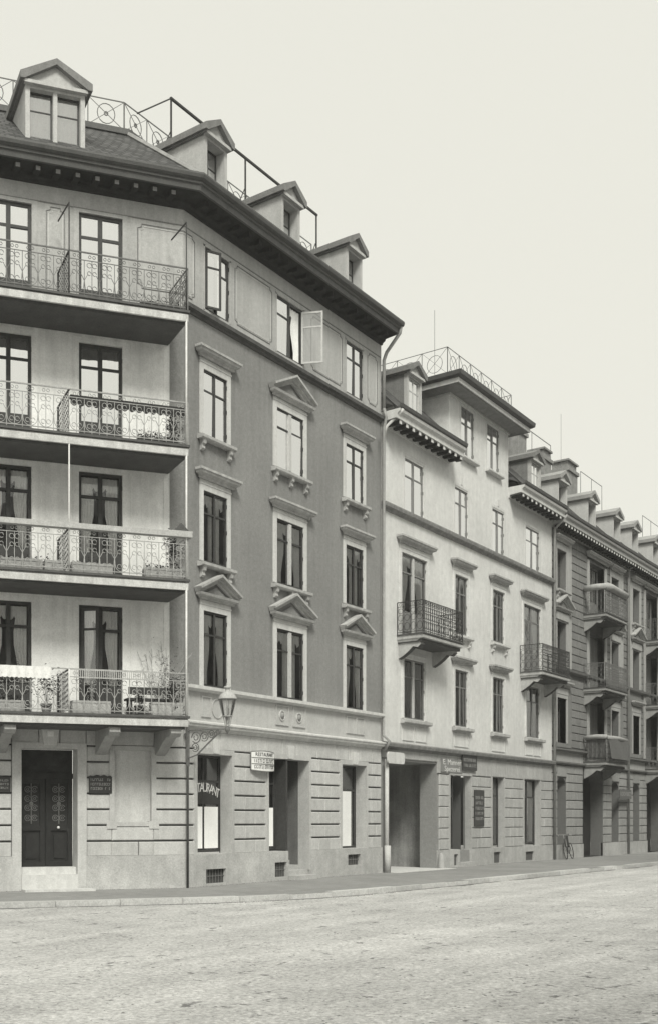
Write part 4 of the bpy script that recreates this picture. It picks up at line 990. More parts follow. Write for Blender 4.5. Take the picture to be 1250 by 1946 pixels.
# projecting restaurant sign: bowed white board on the pier beside the shop doorway
sg = thing('restaurant_sign', 'bowed white signboard lettered in three lines, beside the shop doorway', 'sign', (2.86, -.05, 2.98), 0)
bd = MB(); n = 10
for k in range(n):
    t0, t1 = k/n, (k+1)/n; x0, x1 = 1.10*t0, 1.10*t1; b0, b1 = -.10*math.sin(math.pi*t0), -.10*math.sin(math.pi*t1); d0, d1 = .03*math.sin(math.pi*t0), .03*math.sin(math.pi*t1)
    bd.quad((x0, b0-.02, 0-d0), (x1, b1-.02, 0-d1), (x1, b1-.02, .46+d1), (x0, b0-.02, .46+d0)); bd.quad((x0, .0, -d0), (x0, b0-.02, -d0), (x0, b0-.02, .46+d0), (x0, 0, .46+d0)) if k == 0 else None
    bd.quad((x0, 0, -d0), (x1, 0, -d1), (x1, b1-.02, -d1), (x0, b0-.02, -d0)); bd.quad((x0, 0, .46+d0), (x0, b0-.02, .46+d0), (x1, b1-.02, .46+d1), (x1, 0, .46+d1))
bd.quad((1.1, 0, 0), (1.1, 0, .46), (1.1, -.02, .46), (1.1, -.02, 0))
sub('board', bd, M['enamel'], sg, smooth=False)
for z in (.315, .155): sub('dividing_line', MB().tube([(1.08*t/10+.01, -.10*math.sin(math.pi*t/10)-.024, z) for t in range(11)], .012, 4), M['paint'], sg)
sub('frame', MB().tube([(1.1*t/10, -.10*math.sin(math.pi*t/10)-.016, .47+.03*math.sin(math.pi*t/10)) for t in range(11)], .014, 4).tube([(0, -.01, 0), (0, -.01, .47)], .016, 4).tube([(1.1*t/10, -.10*math.sin(math.pi*t/10)-.016, -.01-.03*math.sin(math.pi*t/10)) for t in range(11)], .014, 4), M['paint'], sg)
tm = text_mesh('RESTAURANT', .135, M['ink'], .002); tm.transform(Matrix.Rotation(R(90), 4, 'X'))
for v in tm.vertices: v.co.x *= 1.0; v.co.y += -.10*math.sin(math.pi*max(0, min(1, (v.co.x + .55)/1.1))) - .026
sub('lettering', tm, None, sg, (.55, 0, .40))
for zz, hh, seed in ((.235, .09, 4), (.08, .085, 5)):
    tx = MB(); r = random.Random(seed); x = .10
    while x < .98:
        ww = r.uniform(.035, .06); yb = -.10*math.sin(math.pi*(x+.02)/1.1) - .03
        tx.box(x, x+.012, yb, yb+.006, zz-hh/2, zz+hh/2)
        if r.random() > .35: tx.box(x+.012, x+ww, yb, yb+.006, zz+hh/2-.013, zz+hh/2)
        if r.random() > .5: tx.box(x+.012, x+ww, yb, yb+.006, zz-hh/2, zz-hh/2+.013)
        x += ww + .018
    sub('lettering', tx, M['ink'], sg)['kind'] = 'stuff'
# gas lantern on a scrolled bracket at the corner
lp = thing('street_lantern', 'glass gas lantern on a scrolled iron wall bracket at the house corner', 'lamp', (0, -.16, 3.2))
bk = MB().box(-.04, .04, 0, .05, -.25, .85).tube([(0, .02, .62), (0, -1.18, .60)], .024).tube([(0, .0, -.05), (0, -.25, .02), (0, -.6, .30), (0, -.95, .56)], .02)
for (y, z, rr_) in ((-.22, .44, .13), (-.47, .45, .11), (-.68, .50, .085), (-.20, .20, .10), (-.85, .53, .05)):
    bk.ring((0, y, z), rr_, .014, axis='x', n=12, a0=0, a1=320); bk.ring((0, y, z), rr_*.5, .014, axis='x', n=8, a0=90, a1=400)
bk.lathe([(.0, .70), (.055, .66), (.06, .60), (.03, .54), (.0, .50)], 8, (0, -1.14, -.02))
sub('bracket', bk, M['iron'], lp)
LC = (0, -1.14, 0)
ca = MB()
for k in range(6): an = k*math.pi/3; ca.tube([(.05*math.cos(an), -1.14+.05*math.sin(an), .66), (.10*math.cos(an), -1.14+.10*math.sin(an), .90)], .008)
ca.lathe([(.11, .88), (.12, .90), (.12, .915), (.10, .915)], 12, LC).lathe([(.0, .70), (.03, .72), (.035, .9), (0, .95)], 8, LC)
for k in range(4): an = k*math.pi/2 + .5; ca.tube([(.115*math.cos(an), -1.14+.115*math.sin(an), .91), (.215*math.cos(an), -1.14+.215*math.sin(an), 1.31)], .006)
sub('cage', ca, M['ironlight'], lp)
sub('glass', MB().lathe([(.11, .915), (.21, 1.31)], 16, LC), glass_mat('lantern_glass', .02, .97), lp, smooth=True)
sub('mantle', MB().lathe([(.0, .95), (.025, .96), (.022, 1.12), (0, 1.13)], 8, LC).lathe([(.0, .93), (.018, .94), (.018, 1.10), (0, 1.11)], 8, (.05, -1.14, 0)), M['enamel'], lp)
sub('cap', MB().lathe([(.225, 1.30), (.23, 1.315), (.18, 1.40), (.12, 1.455), (.06, 1.475), (.055, 1.55), (.085, 1.56), (.085, 1.60), (.04, 1.615), (0, 1.62)], 16, LC), mat('lantern_cap', .42, rough=.6, var=.12, scale=8), lp, smooth=True)

# ------------------------------------------------------------------ white neighbour with the raised middle
BX0, BX1 = 10.23, 25.35
B = thing('white_house', 'white plastered house with raised middle storey, two balconies and a gateway', 'house', (BX0, 0, 0))
def BP(name, mb, m, **k): return part(name, mb, m, B, **k)
bh = [(10.55, 14.28, -.1, 3.56, .6), (15.26, 17.09, .58, 3.26, .25), (18.98, 20.18, .58, 3.32, .25), (22.19, 24.0, .58, 3.32, .25)]
BP('ground_floor_wall', wall_mb(BX0, BX1, 0, 4.0, bh, .36, y=.03), mat('neighbour_joint', .26, var=.1, scale=8))
for a, b in ((14.42, 15.30), (17.05, 19.02), (20.14, 22.23), (23.96, BX1)):
    n = 7; courses(B, FS, a+.02, b-.02, .62, n, .372, M['bstone'], y=.03, d=.045, gap=.025, off=int(a))
for a, b in zip([10.3, 11.6, 12.9, 14.3, 15.0, 15.9, 16.7, 17.6, 18.8, 19.5, 20.4, 21.5, 22.6, 23.3, 24.2], [11.6, 12.9, 14.3, 15.0, 15.9, 16.7, 17.6, 18.8, 19.5, 20.4, 21.5, 22.6, 23.3, 24.2, 25.3]):
    zb = 3.62 if a < 14.2 else 3.25
    part('stone_block', block_mesh(b-a-.012, 3.90-zb, .05, M['bstone']), None, B, FS, (a+.006, .03, zb))
for u0, u1, z0, zt in ((15.30, 17.05, .62, 3.22), (19.02, 20.14, .62, 3.28), (22.23, 23.96, .62, 3.28)):
    BP('opening_frame', MB().box(u1, u1+.09, -.03, .21, z0, zt).box(u0-.09, u0, -.03, .21, z0, zt).box(u0-.09, u1+.09, -.04, .21, zt, zt+.10), M['bstone'])
plinth(B, FS, 14.30, 16.05, .62, [(15.55, 15.88, .06, .45)], M['bplinth'], .24, -.05); plinth(B, FS, 17.05, BX1, .62, [(19.1, 19.75, .04, .45), (22.3, 23.2, .05, .40)], M['bplinth'], .24, -.05)
for a, b, c, d in ((15.55, 15.88, .06, .45), (19.1, 19.75, .04, .45), (22.3, 23.2, .05, .40)): BP('cellar_vent', MB().quad((a, .02, c), (b, .02, c), (b, .02, d), (a, .02, d)), M['dark'])
window(B, FS, 15.30, 16.05, .62, 3.22, y=.22, cols=1, tr=.28, fw=.06, cur=None, g='glassdark', hinges=False, depth_in=1.2, name='shop_window')
BP('shop_door', MB().box(16.08, 17.02, .80, .86, .40, 2.5).box(16.2, 16.9, .77, .799, .5, 1.2).box(16.08, 17.02, .80, .86, 2.55, 3.2), M['door'])
BP('doorway_lining', MB().quad((17.05, .36, .2), (17.05, 1.0, .2), (17.05, 1.0, 3.25), (17.05, .36, 3.25)).quad((16.05, 1.0, .2), (17.05, 1.0, .2), (17.05, 1.0, 3.25), (16.05, 1.0, 3.25)), M['dark'])
for k in range(2): BP('step', MB().box(16.06, 17.04, -.22+k*.28, .9, -.01+k*.17, .16+k*.17), M['bplinth'])
window(B, FS, 19.02, 20.14, .68, 3.28, y=.22, cols=2, tr=.28, fw=.06, cur=None, g='glassdark', hinges=False, depth_in=1.0, name='shop_window')
window(B, FS, 22.23, 23.96, .70, 3.28, y=.22, cols=2, tr=.28, fw=.06, cur='drape', g='glassdark', hinges=False, depth_in=1.0, name='shop_window')
# gateway: side walls, board gate set back, threshold
gm_ = mat('gateway_plaster', .34, var=.2, scale=2.5, streak=.25, blotch=.25)
BP('gateway_wall', MB().quad((14.28, .6, 0), (14.9, .6, 0), (14.9, .6, 3.56), (14.28, .6, 3.56)).quad((14.9, .6, 0), (14.9, 5, 0), (14.9, 5, 3.56), (14.9, .6, 3.56)).quad((10.4, .6, 0), (10.4, 5, 0), (10.4, 5, 3.56), (10.4, .6, 3.56)).quad((10.4, .6, 3.56), (14.9, .6, 3.56), (14.9, 5, 3.56), (10.4, 5, 3.56)).quad((10.4, .6, 0), (10.55, .6, 0), (10.55, .6, 3.56), (10.4, .6, 3.56)), gm_)
gt = MB().box(10.45, 14.85, 2.66, 2.72, .0, 3.5); go = BP('gate', gt, M['gate'])
for k in range(22): sub('gate_board', cached(('gb',), lambda: MB().box(0, .188, -.03, 0, 0, 1.9).mesh('gate_board', M['gate'])), None, go, (10.5+k*.198, 2.655, .06)); sub('gate_board', cached(('gb2',), lambda: MB().box(0, .188, -.03, 0, 0, 1.4).mesh('gate_board', M['gate'])), None, go, (10.5+k*.198, 2.655, 2.06))
sub('gate_rail', MB().box(10.46, 14.84, 2.58, 2.624, 1.93, 2.09), M['gate'], go); sub('gate_rail', MB().box(10.46, 14.84, 2.58, 2.624, .30, .44), M['gate'], go)
BP('gateway_threshold', MB().box(10.4, 14.6, -.55, 2.6, -.05, .012), M['trim'])
BP('gateway_guard', MB().lathe([(.12, 0), (.11, .3), (.07, .5), (0, .55)], 10, (14.32, -.13, 0)), M['bplinth'], smooth=True)
# cornice above the ground floor, upper storeys
BP('ground_cornice', MB().sweep([(BX0+.03, 0), (BX1, 0)], [(-.02, 3.88), (.04, 3.88), (.06, 3.95), (.17, 3.97), (.19, 4.05), (.19, 4.08), (-.02, 4.14)]), mat('weathered_ledge', .22, var=.2, scale=5, streak=.2))
bw1 = [(11.76, 13.35, 4.95, 6.9), (15.70, 16.82, 4.95, 6.94), (19.07, 20.19, 4.94, 7.0), (22.46, 23.96, 4.95, 7.0)]
bw2 = [(11.61, 13.47, 7.60, 10.30), (15.70, 16.82, 8.22, 10.28), (19.07, 20.22, 8.34, 10.28), (22.18, 24.05, 7.45, 10.20)]
bw3 = [(11.83, 13.23, 11.68, 13.40), (15.70, 16.82, 11.68, 13.35), (19.04, 20.19, 11.68, 13.30), (22.40, 23.90, 11.68, 13.30)]
bw4 = [(16.23, 17.37, 14.58, 16.33), (18.54, 19.70, 14.66, 16.33)]
stained_wall('plastered_wall', M['white'], B, FS, BX0, BX1, 4.05, 14.30, bw1+bw2+bw3, .12, [(a-.22, b+.22, c-.15, .8) for a, b, c, d in bw1 + bw2[1:3]] + [(a-.3, b+.3, d+.3, .3) for a, b, c, d in bw2] + [(BX0, BX1, 11.42, .5), (BX0, BX0+.4, 13.8, .7), (11.3, 14.3, 7.3, .5), (21.8, 24.85, 7.2, .5)], .26, 3)
ta, tb = 15.24, 20.62
tw_ = wall_mb(ta, tb, 14.30, 16.80, bw4, .12)
tw_.quad((ta, 0, 13.9), (ta, 0, 16.8), (ta, 6, 16.8), (ta, 6, 13.9)).quad((tb, 0, 13.9), (tb, 6, 13.9), (tb, 6, 16.8), (tb, 0, 16.8))
BP('raised_storey_wall', tw_, M['white'])
fr_l = mat('grey_window_frame', .20, rough=.5, var=.1, scale=9)
for k, (a, b, c, d) in enumerate(bw1):
    wn = window(B, FS, a, b, c, d, y=.05, g='glasslow', cols=2, tr=.30, fw=.05, m=fr_l, cur='net', mid=.09 if k in (0, 3) else .06, midm=M['lframe'] if k == 0 else None, curm=mat('grey_blind', .34, var=.1, scale=6))
    W, H = b-a, d-c; surround(wn, W, H, .13, .22, M['white'], .05, proj=.03)
    if k in (1, 2): hood(wn, W, H, .13, .20, M['hood'], .05, 'flat')
    sill(wn, W, .13, M['hood'], .05, z=-.17, brackets=0, th=.14)
    ap = MB(); cells = [(-.08, W/2-.06), (W/2+.06, W+.08)] if k in (0, 3) else [(-.05, W+.05)]
    for p, q in cells:
        for r_ in ((p, q, -.72, -.69), (p, q, -.27, -.24), (p, p+.03, -.69, -.27), (q-.03, q, -.69, -.27)): ap.box(r_[0], r_[1], -.075, -.05, r_[2], r_[3])
    sub('apron_panel', ap, M['trim'], wn)
for k, (a, b, c, d) in enumerate(bw2):
    dr_ = k in (0, 3)
    wn = window(B, FS, a, b, c, d, y=.05, g='glasslow', cols=2, tr=.22 if dr_ else .30, fw=.055, m=fr_l, panel=.85 if dr_ else 0, mid=.11 if dr_ else .05, midm=M['lframe'] if k == 0 else None, cur='drape' if dr_ else 'net', name='balcony_door' if dr_ else 'window', curm=M['curtain'] if dr_ else mat('grey_blind', .34))
    W, H = b-a, d-c; surround(wn, W, H, .14, .30, M['white'], .05, proj=.03); hood(wn, W, H, .14, .27, M['hood'], .05, 'flat')
    if not dr_: sill(wn, W, .13, M['trim'], .05, z=-.17, brackets=2)
for k, (a, b, c, d) in enumerate(bw3 + bw4):
    wn = window(B, FS, a, b, c, d, y=.03, cols=2, tr=.32, fw=.045, m=fr_l, cur='net', mid=.07, hinges=True, curm=M['blind'])
    W, H = b-a, d-c; sub('window_surround', MB().box(-.10, -.002, -.045, -.028, -.03, H+.05).box(W+.002, W+.10, -.045, -.028, -.03, H+.05).box(-.10, W+.10, -.045, -.028, H+.05, H+.15), mat('attic_surround', .60, var=.06, scale=7, streak=.1), wn)
    if k >= 4: sill(wn, W, .06, M['trim'], .03, z=-.14, brackets=0, th=.11)
    else: sub('keystone', MB().box(W/2-.07, W/2+.07, -.06, -.028, H+.16, H+.42), M['trim'], wn) if k in (1, 2) else None
BP('string_course', MB().sweep([(BX0+.03, 0), (BX1, 0)], [(-.02, 11.40), (.03, 11.40), (.05, 11.47), (.15, 11.50), (.17, 11.58), (.17, 11.62), (-.02, 11.66)]), mat('weathered_string', .26, var=.2, scale=5, streak=.25))
CP = [(-.02, 14.02), (.04, 14.02), (.06, 14.12), (.50, 14.16), (.50, 14.14), (.54, 14.14), (.54, 14.28), (.62, 14.34), (.64, 14.42), (-.02, 14.42)]
GP = [(.50, 14.422), (.62, 14.422), (.68, 14.46), (.70, 14.56), (.64, 14.56), (.62, 14.50), (.50, 14.48)]
bmod = MB().box(-.08, .08, -.49, -.06, -.12, 0).box(-.08, .08, -.49, -.30, -.16, -.121).mesh('eave_bracket', M['soffit'])
bend = MB().box(-.07, .07, -.51, -.49, -.13, -.01).mesh('bracket_end', M['white'])
def bracket_row(parent, us, z=14.155):
    for u in us:
        o = part('eave_bracket', bmod, None, parent, FS, (u, 0, z)); sub('bracket_end', bend, None, o)
soffB = mat('painted_soffit', .22, var=.2, scale=4)
for a, b, ml in ((BX0+.02, ta-.005, True), (tb+.005, BX1-.01, False)):
    BP('eave_cornice', MB().sweep([(a, 0), (b, 0)], CP, close=True), M['trim']); BP('gutter', MB().sweep([(a, 0), (b, 0)], GP, close=True), M['gutter'])
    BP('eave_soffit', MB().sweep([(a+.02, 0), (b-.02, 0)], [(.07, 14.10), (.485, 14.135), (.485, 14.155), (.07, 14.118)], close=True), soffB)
bracket_row(B, [10.55 + .455*k for k in range(11)]); bracket_row(B, [20.85 + .455*k for k in range(10)])
BP('gutter_outlet', MB().tube([(10.40, -.66, 14.42), (10.36, -.50, 14.25), (10.28, -.16, 13.95), (10.26, -.1, 13.7)], .05, 8), M['pale'], smooth=True)
# raised storey eaves
def box_sweep(x0, x1, ydeep, prof): return MB().sweep([(x0, ydeep), (x0, 0), (x1, 0), (x1, ydeep)], prof, close=True)
BP('raised_cornice', box_sweep(ta, tb, 6, [(-.02, 16.42), (.05, 16.42), (.07, 16.50), (.58, 16.56), (.58, 16.54), (.62, 16.54), (.62, 16.70), (-.02, 16.74)]), M['trim'])
BP('raised_soffit', box_sweep(ta, tb, 6, [(.09, 16.46), (.56, 16.525), (.56, 16.545), (.09, 16.49)]), soffB)
BP('raised_gutter', box_sweep(ta, tb, 6, [(.55, 16.705), (.68, 16.705), (.76, 16.76), (.78, 16.90), (.70, 16.92), (.55, 16.92)]), M['gutter'])
BP('flat_roof', MB().quad((ta-.6, -.6, 16.88), (tb+.6, -.6, 16.88), (tb+.6, 6, 16.88), (ta-.6, 6, 16.88)), M['slateflat'])
def wheel_rail(P, z0, z1, wheel=True, unit=.92, every=1):
    rl = MB()
    for a, b in zip(P, P[1:]):
        a, b = Vector(a), Vector(b); L = (b-a).length; n = max(1, round(L/unit)); d = (b-a).normalized(); zc = (z0+z1)/2
        for z in (z1, z0+.05): rl.tube([(a.x, a.y, z), (b.x, b.y, z)], .013)
        for k in range(n+1): p = a + (b-a)*k/n; rl.tube([(p.x, p.y, z0-.06), (p.x, p.y, z1)], .013)
        for k in range(n):
            p, q = a + (b-a)*k/n, a + (b-a)*(k+1)/n; c = (p+q)/2
            if k % every: 
                continue
            for e, f in ((p, q), (q, p)): rl.tube([(e.x, e.y, z0+.05), (f.x, f.y, z1)], .007)
            if wheel: rl.tube([(c.x + d.x*.28*math.cos(t*math.pi/8), c.y + d.y*.28*math.cos(t*math.pi/8), zc + .30*math.sin(t*math.pi/8)) for t in range(16)], .010, 4, True)
    return rl
BP('roof_railing', wheel_rail([(14.85, 5.5), (14.85, -.12), (20.6, -.12), (20.6, 5.5)], 16.95, 17.92), M['iron'])
BP('lightning_rod', MB().tube([(16.7, 1.2, 16.9), (16.7, 1.2, 20.2)], .009, 5), M['iron'])
# side roofs, dormers, chimneys
def roofb(y): return 14.50 + (y + .55)*1.05
for a, b in ((BX0+.03, ta-.01), (tb+.01, BX1-.01)): BP('mansard_roof', MB().sweep([(a, 0), (b, 0)], [(.52, 14.5), (-2.2, 17.36), (-6, 17.5)], uvs=True), M['slate'])
dormer(B, FS, 12.05, 13.10, 14.95, 16.25, 16.72, 0.0, roofb, cheek=M['dormerdark'], wd=.06, cur='blind', brightframe=True, mr=M['dormerdark'])
dormer(B, FS, 22.95, 24.10, 14.85, 16.12, 16.58, 0.0, roofb, cheek=M['dormerdark'], wd=.06, cur='blind', brightframe=True, mr=M['dormerdark'])
def chimney(parent, u0, u1, y0, d, z0, z1):
    mb = MB().box(u0, u1, y0, y0+d, z0, z1-.55).box(u0-.07, u1+.07, y0-.07, y0+d+.07, z1-.55, z1-.40).box(u0+.04, u1-.04, y0+.04, y0+d-.04, z1-.40, z1-.08).box(u0-.05, u1+.05, y0-.05, y0+d+.05, z1-.08, z1)
    return part('chimney', mb, M['chim'], parent)
chimney(B, 25.0, 26.0, 1.3, .8, 16.5, 18.55)
BP('drying_frame', MB().tube([(24.4, 1.4, 17.3), (24.4, 1.4, 18.5), (29.2, 1.4, 18.5), (29.2, 1.4, 17.2)], .018).tube([(26.9, 1.4, 17.3), (26.9, 1.4, 18.5)], .014).tube([(26.2, 2.6, 17.3), (26.2, 2.6, 19.1), (29.4, 2.6, 19.1), (29.4, 2.6, 17.3)], .014), M['iron'])
# balconies with dense railings
def bar_rail(L, h=1.02, unit=.135):
    mb = MB(); mb.tube([(0, 0, h), (L, 0, h)], .018); mb.tube([(0, 0, h-.15), (L, 0, h-.15)], .010); mb.tube([(0, 0, .06), (L, 0, .06)], .012)
    n = max(2, round(L/unit)); un = L/n; t = .0085
    for k in range(n+1): x = k*un; mb.tube([(x, 0, 0), (x, 0, h)], .009 if k % 4 else .013)
    for k in range(n):
        c = (k+.5)*un
        mb.ring((c, 0, .24), un*.42, t, n=8, ry=.13); mb.ring((c, 0, .52), un*.42, t, n=8, ry=.10); mb.ring((c, 0, .74), un*.42, t, n=8, ry=.08); mb.ring((c, 0, h-.075), .045, t, n=6)
    return mb
def small_balcony(parent, u0, u1, zt, d=.92, m='irondark', ms='hood', rail=True, front=True, h=1.02):
    sl = MB(); pr = [(0, -.20), (.72*d, -.20), (.80*d, -.15), (.94*d, -.12), (d, -.12), (d, -.03), (d-.02, -.03), (d-.02, 0), (0, 0)]
    i0 = 0
    for o, z in pr: i0 += 1; e = o - d; sl.v += [(u0 - e*.0 - max(0, .0) + (d-o)*.16, 0, zt+z), (u0 + (d-o)*.16, -o, zt+z), (u1 - (d-o)*.16, -o, zt+z), (u1 - (d-o)*.16, 0, zt+z)]
    for q in range(len(pr)-1):
        for k in range(3): sl.f.append((q*4+k, q*4+k+1, (q+1)*4+k+1, (q+1)*4+k))
    b = part('balcony', sl, M[ms], parent)
    sub('underside', MB().box(u0+.06, u1-.06, -d*.9, -.005, zt-.235, zt-.14), M['soff'], b)  # shade beneath the slab, added as a dark-coloured plate
    sub('edge_lip', MB().box(u0-.03, u1+.03, -d-.03, -.01, zt+.001, zt+.04), M['gutter'], b)
    for u in (u0+.10, u1-.42):
        p = [(u, -.0, zt-.20), (u, -.80*d, zt-.20), (u, -.84*d, zt-.30), (u, -.72*d, zt-.40), (u, -.55*d, zt-.36), (u, -.38*d, zt-.50), (u, -.20*d, zt-.62), (u, -.0, zt-.72)]
        sub('console', MB().prism(p, (.26, 0, 0)), M[ms], b)
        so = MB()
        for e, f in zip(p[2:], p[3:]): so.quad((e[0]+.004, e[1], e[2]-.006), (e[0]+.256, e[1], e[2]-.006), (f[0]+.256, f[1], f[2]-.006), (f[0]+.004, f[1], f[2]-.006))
        sub('console_underside', so, M['soff'], b)  # dark strip painting shade along the console's bottom
    if rail:
        if front: sub('railing', bar_rail(u1-u0, h), M[m], b, (u0, -d+.03, zt+.04))
        for u in (u0, u1): sub('side_railing', cached(('sr', d, m, h), lambda: bar_rail(d-.05, h, .2).mesh('side_railing', M[m])), None, b, (u, -d+.03, zt+.04), (0, 0, R(90)))
    return b
small_balcony(B, 11.30, 14.32, 7.54); small_balcony(B, 21.80, 24.85, 7.42)
# shop signs of the white house
def board_sign(label, x, y, z, W, H, lines, m, lm, tilt=0, cat='sign', name='shop_sign', rz=0):
    o = thing(name, label, cat, (x, y, z), rz)
    sub('board', MB().prism([(0, 0, .02), (.02, 0, 0), (W-.02, 0, 0), (W, 0, .02), (W, 0, H-.02), (W-.02, 0, H), (.02, 0, H), (0, 0, H-.02)], (0, .035, 0)), M[m], o)
    n = len(lines); 
    for k, s in enumerate(lines):
        if isinstance(s, str):
            me = text_mesh(s, H*1.15/n, M[lm], .003); xs = [v.co.x for v in me.vertices]; w_ = max(xs)-min(xs); f = min(1.4, W*.9/w_)
            me.transform(Matrix.Diagonal((f, 1, 1, 1))); me.transform(Matrix.Rotation(R(90), 4, 'X')); sub('lettering', me, None, o, (W/2, -.004, H*(1-(k+.5)/n)))
    o.rotation_euler = (R(tilt), 0, rz); return o
board_sign('pale shop sign lettered E. Manner between gateway and shop door', 14.50, -.06, 3.30, 1.72, .46, ['E. Manner', 'Spezerei'], 'brick', 'letterw')
o = plaque('dark tilted shop sign under the cornice, right of the pale lettered sign', FS, 16.15, 17.42, 3.42, 3.96, -.10, wavy=False, lines=2, name='shop_sign')
plaque('tall dark shop sign on the pier between shop door and window', FS, 17.32, 18.18, 1.42, 2.74, -.055, wavy=False, lines=5, name='shop_sign')
ws = thing('blank_sign', 'blank white rounded signboard at the top of the gateway rain pipe', 'sign', (10.12, -.30, 3.42))
W, H, r = 1.12, .36, .09; pts = []
for cx_, cz, a0 in ((W-r, r, -90), (W-r, H-r, 0), (r, H-r, 90), (r, r, 180)): pts += [(cx_ + r*math.cos(R(a0+t*30)), 0, cz + r*math.sin(R(a0+t*30))) for t in range(4)]
sub('board', MB().prism(pts, (0, .05, 0)), M['trim'], ws); [sub('holder', MB().box(x, x+.06, .05, .28, .15, .2), M['iron'], ws) for x in (.3, .8)]

# ------------------------------------------------------------------ grey block-built tenements further along
def arch_wall(u0, u1, z0, z1, holes, archs, depth, y):
    """holes rectangular; archs (a,b,zbottom,zspring): round-headed"""
    mb = wall_mb(u0, u1, z0, z1, holes + [(a, b, zb, zs + (b-a)*.32, depth) for a, b, zb, zs in archs], depth, y)
    for a, b, zb, zs in archs:
        c = (a+b)/2; r = (b-a)/2; ry = (b-a)*.32; top = zs+ry; N = 10; pv_ = None
        for k in range(N+1):
            an = math.pi - math.pi*k/N; p = (c + r*math.cos(an), zs + ry*math.sin(an))
            if pv_: mb.quad((pv_[0], y, pv_[1]), (p[0], y, p[1]), (p[0], y, top+.001), (pv_[0], y, top+.001)); mb.quad((pv_[0], y, pv_[1]), (pv_[0], y+depth, pv_[1]), (p[0], y+depth, p[1]), (p[0], y, p[1]))
            pv_ = p
    return mb
def tenement(name, label, X0, flip, top_rug=False):
    T = thing(name, label, 'house', (X0, 0, 0)); L = 10.21
    def u(a, b):                                            # bay coordinates -> street coordinates
        return (X0+a, X0+b) if not flip else (X0+L-b, X0+L-a)
    x0, x1 = X0, X0+L
    w_bays = [u(.63, 1.78), u(7.95, 9.10)]; d_bay = u(4.75, 6.95)
    # ground floor
    gp = [(*w_bays[0], .60, 3.10), (*w_bays[1], .60, 3.08)]; big = (*u(3.85, 6.75), .0, 3.05)
    sm = []
    part('ground_floor_wall', arch_wall(x0, x1, 0, 4.5, [], gp + [big], .55, .03), M['brickjoint'], T)
    for a, b, *_ in gp: 
        window(T, FS, a, b, .60, 3.50, y=.50, cols=1, tr=.28, fw=.06, cur=None, g='glassdark', hinges=False, depth_in=.9, name='shop_window')
    part('shop_door', MB().box(big[0]+.02, big[1]-.02, .58, .64, 0, 3.9).box(big[0]+.3, big[1]-.3, .55, .579, .2, 1.2), M['door'], T)
    piers = sorted([x0] + [v for p in gp for v in p[:2]] + list(big[:2]) + [x1])
    for a, b in zip(piers[::2], piers[1::2]):
        W = b-a; courses(T, FS, a+.015, b-.015, .60, 9, .378, M['cstone'], y=.03, d=.05, gap=.035, splits=W > 1.2)
    for (a, b, zb, zs) in gp + [big]:                      # blocks over the arches
        top = zs + (b-a)*.32
        part('arch_band', MB().sweep([(a, 0), (b, 0)], [(0, top+.03), (.02, top+.03), (.02, 3.95), (0, 3.95)]) if 3.95 > top+.08 else MB().box(a, b, -.0, .0301, top-.01, top), M['cstone'], T)
    plinth(T, FS, x0, big[0], .60, [], M['bplinth'], .1, -.05); plinth(T, FS, big[1], x1, .60, [], M['bplinth'], .1, -.05)
    for zz, pr in ((4.0, .14), (4.55, .18)): part('ledge', MB().sweep([(x0, 0), (x1, 0)], [(-.02, zz), (.04, zz), (pr, zz+.06), (pr, zz+.12), (-.02, zz+.15)]), mat('sooty_ledge', .17, var=.2, scale=5), T)
    part('band_wall', wall_mb(x0, x1, 4.1, 4.62, [], .1, y=.004), M['clight'], T)
    # upper storeys
    rows = [(4.92, 6.82), (8.12, 10.05), (11.40, 13.10)]; hol = [(a, b, c, d, .30) for a, b in w_bays for c, d in rows]
    dd = [(*d_bay, 4.75, 7.05, .35), (*d_bay, 7.62, 10.1, .35), (*d_bay, 10.85, 13.25, .35)]
    part('block_wall', wall_mb(x0, x1, 4.62, 14.2, hol + dd, .3, y=.03), M['brickjoint'], T)
    strips = [u(.38, 2.42), u(7.68, 9.78)]
    edges = sorted([x0] + [v for s in strips for v in s] + [x1]); bh_ = .33
    for a, b in zip(edges[::2], edges[1::2]):
        segs = [(a, b)] if not (a < d_bay[0] < b) else [(a, d_bay[0]-.28), (d_bay[1]+.28, b)]
        for p, q in segs:
            for z0, n in ((4.76, 9), (8.16, 17)): courses(T, FS, p+.01, q-.01, z0, n, bh_, M['brick'], y=.03, d=.035, gap=.03, splits=(q-p) > 1.1)
    for a, b in strips:                                     # pale plaster strips round the windows
        part('window_strip', wall_mb(a, b, 8.12, 13.85, [(p, q, c, d, .04) for p, q in w_bays for c, d in rows[1:] if a < p < b], .04, y=-.01), M['clight'], T)
        part('stone_strip', wall_mb(a, b, 4.74, 7.95, [(p-.14, q+.14, c, d+.14, .02) for p, q in w_bays for c, d in rows[:1] if a < p < b], .02, y=.0), M['brick'], T)
    part('string_course', MB().sweep([(x0, 0), (x1, 0)], [(-.02, 7.94), (.04, 7.94), (.15, 8.0), (.17, 8.10), (-.02, 8.13)]), mat('sooty_ledge', .17), T)
    part('door_jambs', MB().box(d_bay[0]-.26, d_bay[0], -.03, .30, 4.75, 13.3).box(d_bay[1], d_bay[1]+.26, -.03, .30, 4.75, 13.3), M['clight'], T)
